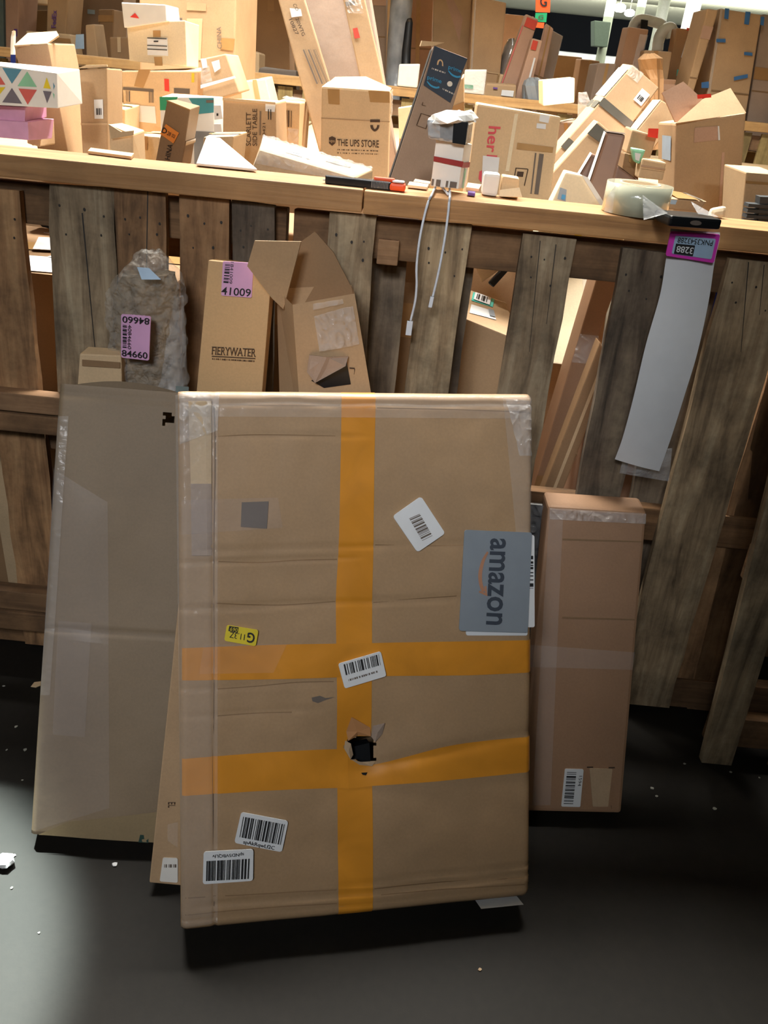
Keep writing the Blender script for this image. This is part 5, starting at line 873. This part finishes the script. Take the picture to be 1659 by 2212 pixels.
c = K2('orange-brown tall package with white sticker in clear wrap, right of the pipe frame', [(1462, 60), (1510, 66), (1484, 190), (1440, 180)], 6.68, 'kraft_orange'); c.px('front', [(1488, 64), (1502, 68), (1480, 128), (1470, 124)], 'label', 'white_paper', lift=.012); c.px('front', [(1482, 60), (1510, 64), (1508, 69), (1482, 66)], 'red_cap', 'red', lift=.014); c.px('front', [(1462, 150), (1474, 151), (1472, 166), (1460, 164)], 'label', 'teal_label', lift=.012)
for lab, rw, Y, m, cat in (('grey plastic-wrapped roll standing left of the tall brown pair', [(225, 830, 878), (150, 834, 884), (80, 838, 886), (20, 842, 890), (-40, 846, 896)], 6.6, 'grey_plastic', 'roll'), ('blue grey plastic bag lying beyond the far fence under the pink cartons', [(235, 1128, 1176), (184, 1128, 1176), (174, 1134, 1172), (168, 1142, 1162)], 6.24, 'label_blue_grey', 'bag'), ('dark plastic sheet hanging beside the grey wrapped roll', [(244, 862, 884), (110, 868, 888), (50, 876, 892), (40, 880, 890)], 6.32, 'black_plastic', 'plastic sheet'), ('crinkled brown bag on top of the black-banded carton', [(320, 1392, 1424), (170, 1394, 1428), (150, 1386, 1430), (128, 1380, 1426), (116, 1392, 1412)], 5.0, 'kraft_orange', 'bag'), ('clear plastic bag bundle beside the small cube carton', [(394, 1246, 1270), (220, 1248, 1276), (200, 1250, 1268)], 3.6, 'clear_wrap', 'bag'), ('bundle of clear wrap left of the slanted pink cartons', [(160, 1076, 1106), (130, 1080, 1114), (100, 1090, 1120), (84, 1098, 1112)], 7.0, 'silver_wrap', 'plastic bundle'), ('white bottle with blue label at far left behind the bent tall carton', [(212, 24, 34), (100, 23, 33), (80, 24, 34), (68, 26, 34)], 3.4, 'white_card', 'bottle')):
    o = link({'roll': 'plastic_roll', 'bag': 'plastic_bag', 'bottle': 'bottle'}.get(cat, cat.replace(' ', '_')), *loft(rw, Y, .03 if Y < 4.5 or cat == 'plastic sheet' else .12, {'bottle': .02, 'bag': .55}.get(cat, .2), 1, 31, 16), m, smooth=cat != 'bag'); tag(o, lab, cat)
    if cat == 'bottle': s_ = Surf(*face([(23, 118), (34, 118), (34, 142), (23, 142)], 3.36)); patch(o, s_, rect(0, 0, 1, 1), 'label', 'bag_blue', 0)
r = random.Random(31)
for o in [o for o in COL.objects if o.get('group') in (FG, BG) and not o.children and 'buried' not in o['label']]:
    cc = CARTONS.get(o.name)
    if not cc or not o.data.materials[0].name.startswith('kraft') or 'long tall' in o['label']: continue
    if r.random() < .55: u = r.uniform(.3, .5); cc.p('front', u, 0, u + .16, 1 if r.random() < .4 else .3, 'tape', r.choice(('tan_tape', 'tape_kraft', 'kraft_light')), lift=.002)
    else: v = r.uniform(.02, .5); cc.p('front', 0, v, 1, v + .09, 'tape', r.choice(('tape_kraft', 'kraft_pink')), lift=.002)
    if r.random() < .6: v = r.uniform(.45, .6); cc.p('front', 0, v, 1, v + .012, 'crease', 'kraft_dark', lift=.0012)
    cc.p('top', 0, .42, 1, .58, 'tape', 'tan_tape', lift=.002)
# hanging sign, columns, pipe frame, lamps, distant things
Ys = 11.0
SG = thing('hanging_sign', 'orange aisle sign with letter G hanging from the ceiling', 'sign', onY(1172, 40, Ys))
for px, m, s in (([(1158, -30), (1190, -28), (1188, 27), (1157, 26)], 'sign_orange', 'G'), ([(1157, 28), (1182, 28), (1180, 48), (1155, 46)], 'sign_green', ''), ([(1156, 48), (1176, 49), (1174, 61), (1154, 59)], 'sign_orange', '')):
    q = [onY(*p, Ys) for p in px]; link('sign_panel', *prism(q, (0, .02, 0)), m, SG); sf = Surf(*q)
    if s: text(SG, sf, quadpx(sf, [(1167, -8), (1182, -7), (1181, 15), (1166, 14)]), 'G', 'ink', .01, 'letter', .02)
    elif m == 'sign_green': text(SG, sf, quadpx(sf, [(1163, 33), (1174, 33), (1173, 42), (1162, 42)]), 'G', 'ink_brown', .01, 'letter', .01)
a = onY(1160, -28, Ys); link('hanger', *tube([a + V((.05, .01, 0)), V((a.x + .05, Ys + .01, 3.95))], .006), 'steel_white', SG); link('hanger', *tube([a + V((.15, .01, 0)), V((a.x + .15, Ys + .01, 3.95))], .006), 'steel_white', SG)
for i, (x, y, Y, r) in enumerate(((1384, 20, 20, .09), (1430, 30, 17, .10), (1494, 30, 15, .115), (1306, 80, 24, .12))):
    p = onY(x, y, Y); tag(link('column', *tube([V((p.x, Y, 0)), V((p.x, Y, 3.95))], r, 16), 'steel_white', smooth=True), ['white steel column behind the left upright of the pipe frame', 'white steel column above the middle of the pipe frame', 'thick white steel column right of the pipe frame', 'thin white steel column beside the distant grey cabinet'][i], 'column', 'steel columns of the hall')['kind'] = 'structure'
Yp = 6.9; pp = [onY(x, y, Yp) for x, y in ((1322, 190), (1350, 110), (1366, 62), (1374, 46), (1388, 42), (1412, 47), (1430, 54), (1434, 64), (1424, 90), (1404, 150))]; pp = [V((onY(1322, 190, Yp).x - .03, Yp, 1.16))] + pp
PF = link('pipe_frame', *tube(smoothpath(pp, 5), .035, 12), 'pvc_white', smooth=True); tag(PF, 'white plastic pipe frame standing beyond the far fence', 'pipe frame')
p = onY(1448, 66, Yp); link('pipe_elbow', *tube(smoothpath([onY(1420, 110, Yp - .05), onY(1424, 80, Yp - .05), onY(1436, 64, Yp - .05), onY(1450, 62, Yp - .05), onY(1452, 82, Yp - .05)], 5), .04, 12), 'pvc_white', PF, smooth=True); link('black_clamp', *prism(face([(1386, 42), (1400, 44), (1398, 66), (1384, 62)], Yp - .06), (0, .1, 0)), 'black_plastic', PF)
Yc = 23.4; q = face([(1284, 44), (1320, 48), (1312, 102), (1284, 100)], Yc); tag(link('grey_cabinet', *prism(q, (0, .53, 0)), 'grey_box', bevel=.02), 'grey electrical cabinet mounted high in the distance', 'cabinet')
for i, (x, y, Y) in enumerate(((1339, 17, 16), (1360, 28, 19))):
    p = onY(x, y, Y); o = thing('ceiling_lamp', ['bright round distant lamp near the white columns', 'smaller bright distant lamp right of the round one'][i], 'lamp', p, 'distant lamps'); n_ = 14
    link('bulb', *tube([p + V((0, 0, -.06)), p + V((0, 0, -.03)), p + V((0, 0, .03)), p + V((0, 0, .06))], [.05, .1, .1, .05], 12), 'lamp_glow', o, smooth=True); link('cord', *tube([p + V((0, 0, .06)), V((p.x, p.y, 3.95))], .008, 6), 'lamp_metal', o)
r = random.Random(12)
for i in range(14):
    x = 3.2 + i * .75; w = r.uniform(.3, .6); h = r.uniform(.35, .75); wbox('distant pale carton, number %s along the far wall row' % ['one', 'two', 'three', 'four', 'five', 'six', 'seven', 'eight', 'nine', 'ten', 'eleven', 'twelve', 'thirteen', 'fourteen'][i], x, x + w, 18, 18.6, 0, 1.1 + h, r.choice(('white_card', 'kraft_light', 'grey_plastic', 'white_paper')), group='distant cartons near the far wall')
for i, (x0, x1, h) in enumerate(((-7, -4.8, 2.6), (-4.7, -2.6, 2.3), (-2.5, -.5, 2.5), (-.4, 1.4, 2.2))): wbox('distant wall of stacked brown goods, %s from left' % ['first', 'second', 'third', 'fourth'][i], x0, x1, 13.4, 14.4, 0, h, ('kraft_taupe', 'kraft_dark', 'kraft', 'kraft_red')[i], group='distant stacks at left')
# ================================================================ litter on the floor
r = random.Random(5)
def scrap(x, y, s, mat, label, name='paper_scrap', h=.3):
    p = onZ(x, y, .001); k = r.randint(5, 7); s = s * (p - EYE).length / F * .5
    vs = [p + V((math.cos(2 * math.pi * i / k) * s * r.uniform(.6, 1.1), math.sin(2 * math.pi * i / k) * s * r.uniform(.5, 1), 0)) for i in range(k)]
    tag(link(name, *prism(vs, (s * .2, 0, s * h)), mat, bevel=s * .08), label, 'scrap', 'litter on the floor')
pw = onZ(12, 1868, .0); vs, fs = [], []
for j in range(7):
    for i in range(12):
        a, b = i * math.pi / 6, j * math.pi / 6 - math.pi / 2; k = 1 + .45 * N3.noise(V((math.cos(a) * 2, math.sin(a) * 2, b * 2)))
        vs.append(pw + V((math.cos(a) * math.cos(b) * .02 * k, math.sin(a) * math.cos(b) * .016 * k, .012 + math.sin(b) * .012 * min(k, 1))))
for j in range(6):
    for i in range(12): fs.append([j * 12 + i, j * 12 + (i + 1) % 12, (j + 1) * 12 + (i + 1) % 12, (j + 1) * 12 + i])
W = link('paper_wad', vs, fs, 'white_paper'); tag(W, 'crumpled white paper wad on the lit patch of floor at left edge', 'scrap')
for x, y, s, m, lab in ((247, 1868, 12, 'white_paper', 'white paper crumb on the dark floor left of the thin brown carton'), (30, 1848, 8, 'white_paper', 'white crumb just above the paper wad'), (54, 1620, 9, 'floor_scrap', 'slim white crumb left of the tall carton, halfway down'), (34, 1570, 8, 'floor_scrap', 'pair-like pale crumb left of the tall carton'), (13, 1362, 10, 'floor_scrap', 'pale chip near the foot of the left pallet'), (8, 1482, 6, 'floor_scrap', 'tiny pale chip at left edge below the pallet foot'), (14, 1620, 5, 'floor_scrap', 'tiny pale chip left of the slim white crumb'), (25, 1918, 6, 'floor_scrap', 'tiny chip below the paper wad'), (48, 1685, 5, 'floor_scrap', 'tiny chip above the lit floor patch'), (84, 2015, 5, 'floor_scrap', 'tiny chip low in the lit floor patch'), (1408, 1703, 9, 'floor_scrap', 'pale chip right of the short carton, topmost'), (1418, 1720, 6, 'floor_scrap', 'pale chip right of the short carton, just under the topmost'), (1543, 1747, 9, 'floor_scrap', 'bright chip on the floor below the right pallet foot'), (1478, 1650, 6, 'floor_scrap', 'tiny chip beside the foot of the nearest leaning pallet'), (1578, 1668, 6, 'floor_scrap', 'tiny chip right of the nearest pallet foot'), (1036, 2094, 7, 'kraft_torn', 'small tan chip on the bare floor in front'), (1640, 1680, 5, 'floor_scrap', 'tiny chip at the right edge of the floor'), (78, 1480, 24, 'kraft_light', 'torn tan cardboard bit peeking out left of the tall carton')): scrap(x, y, s, m, lab)
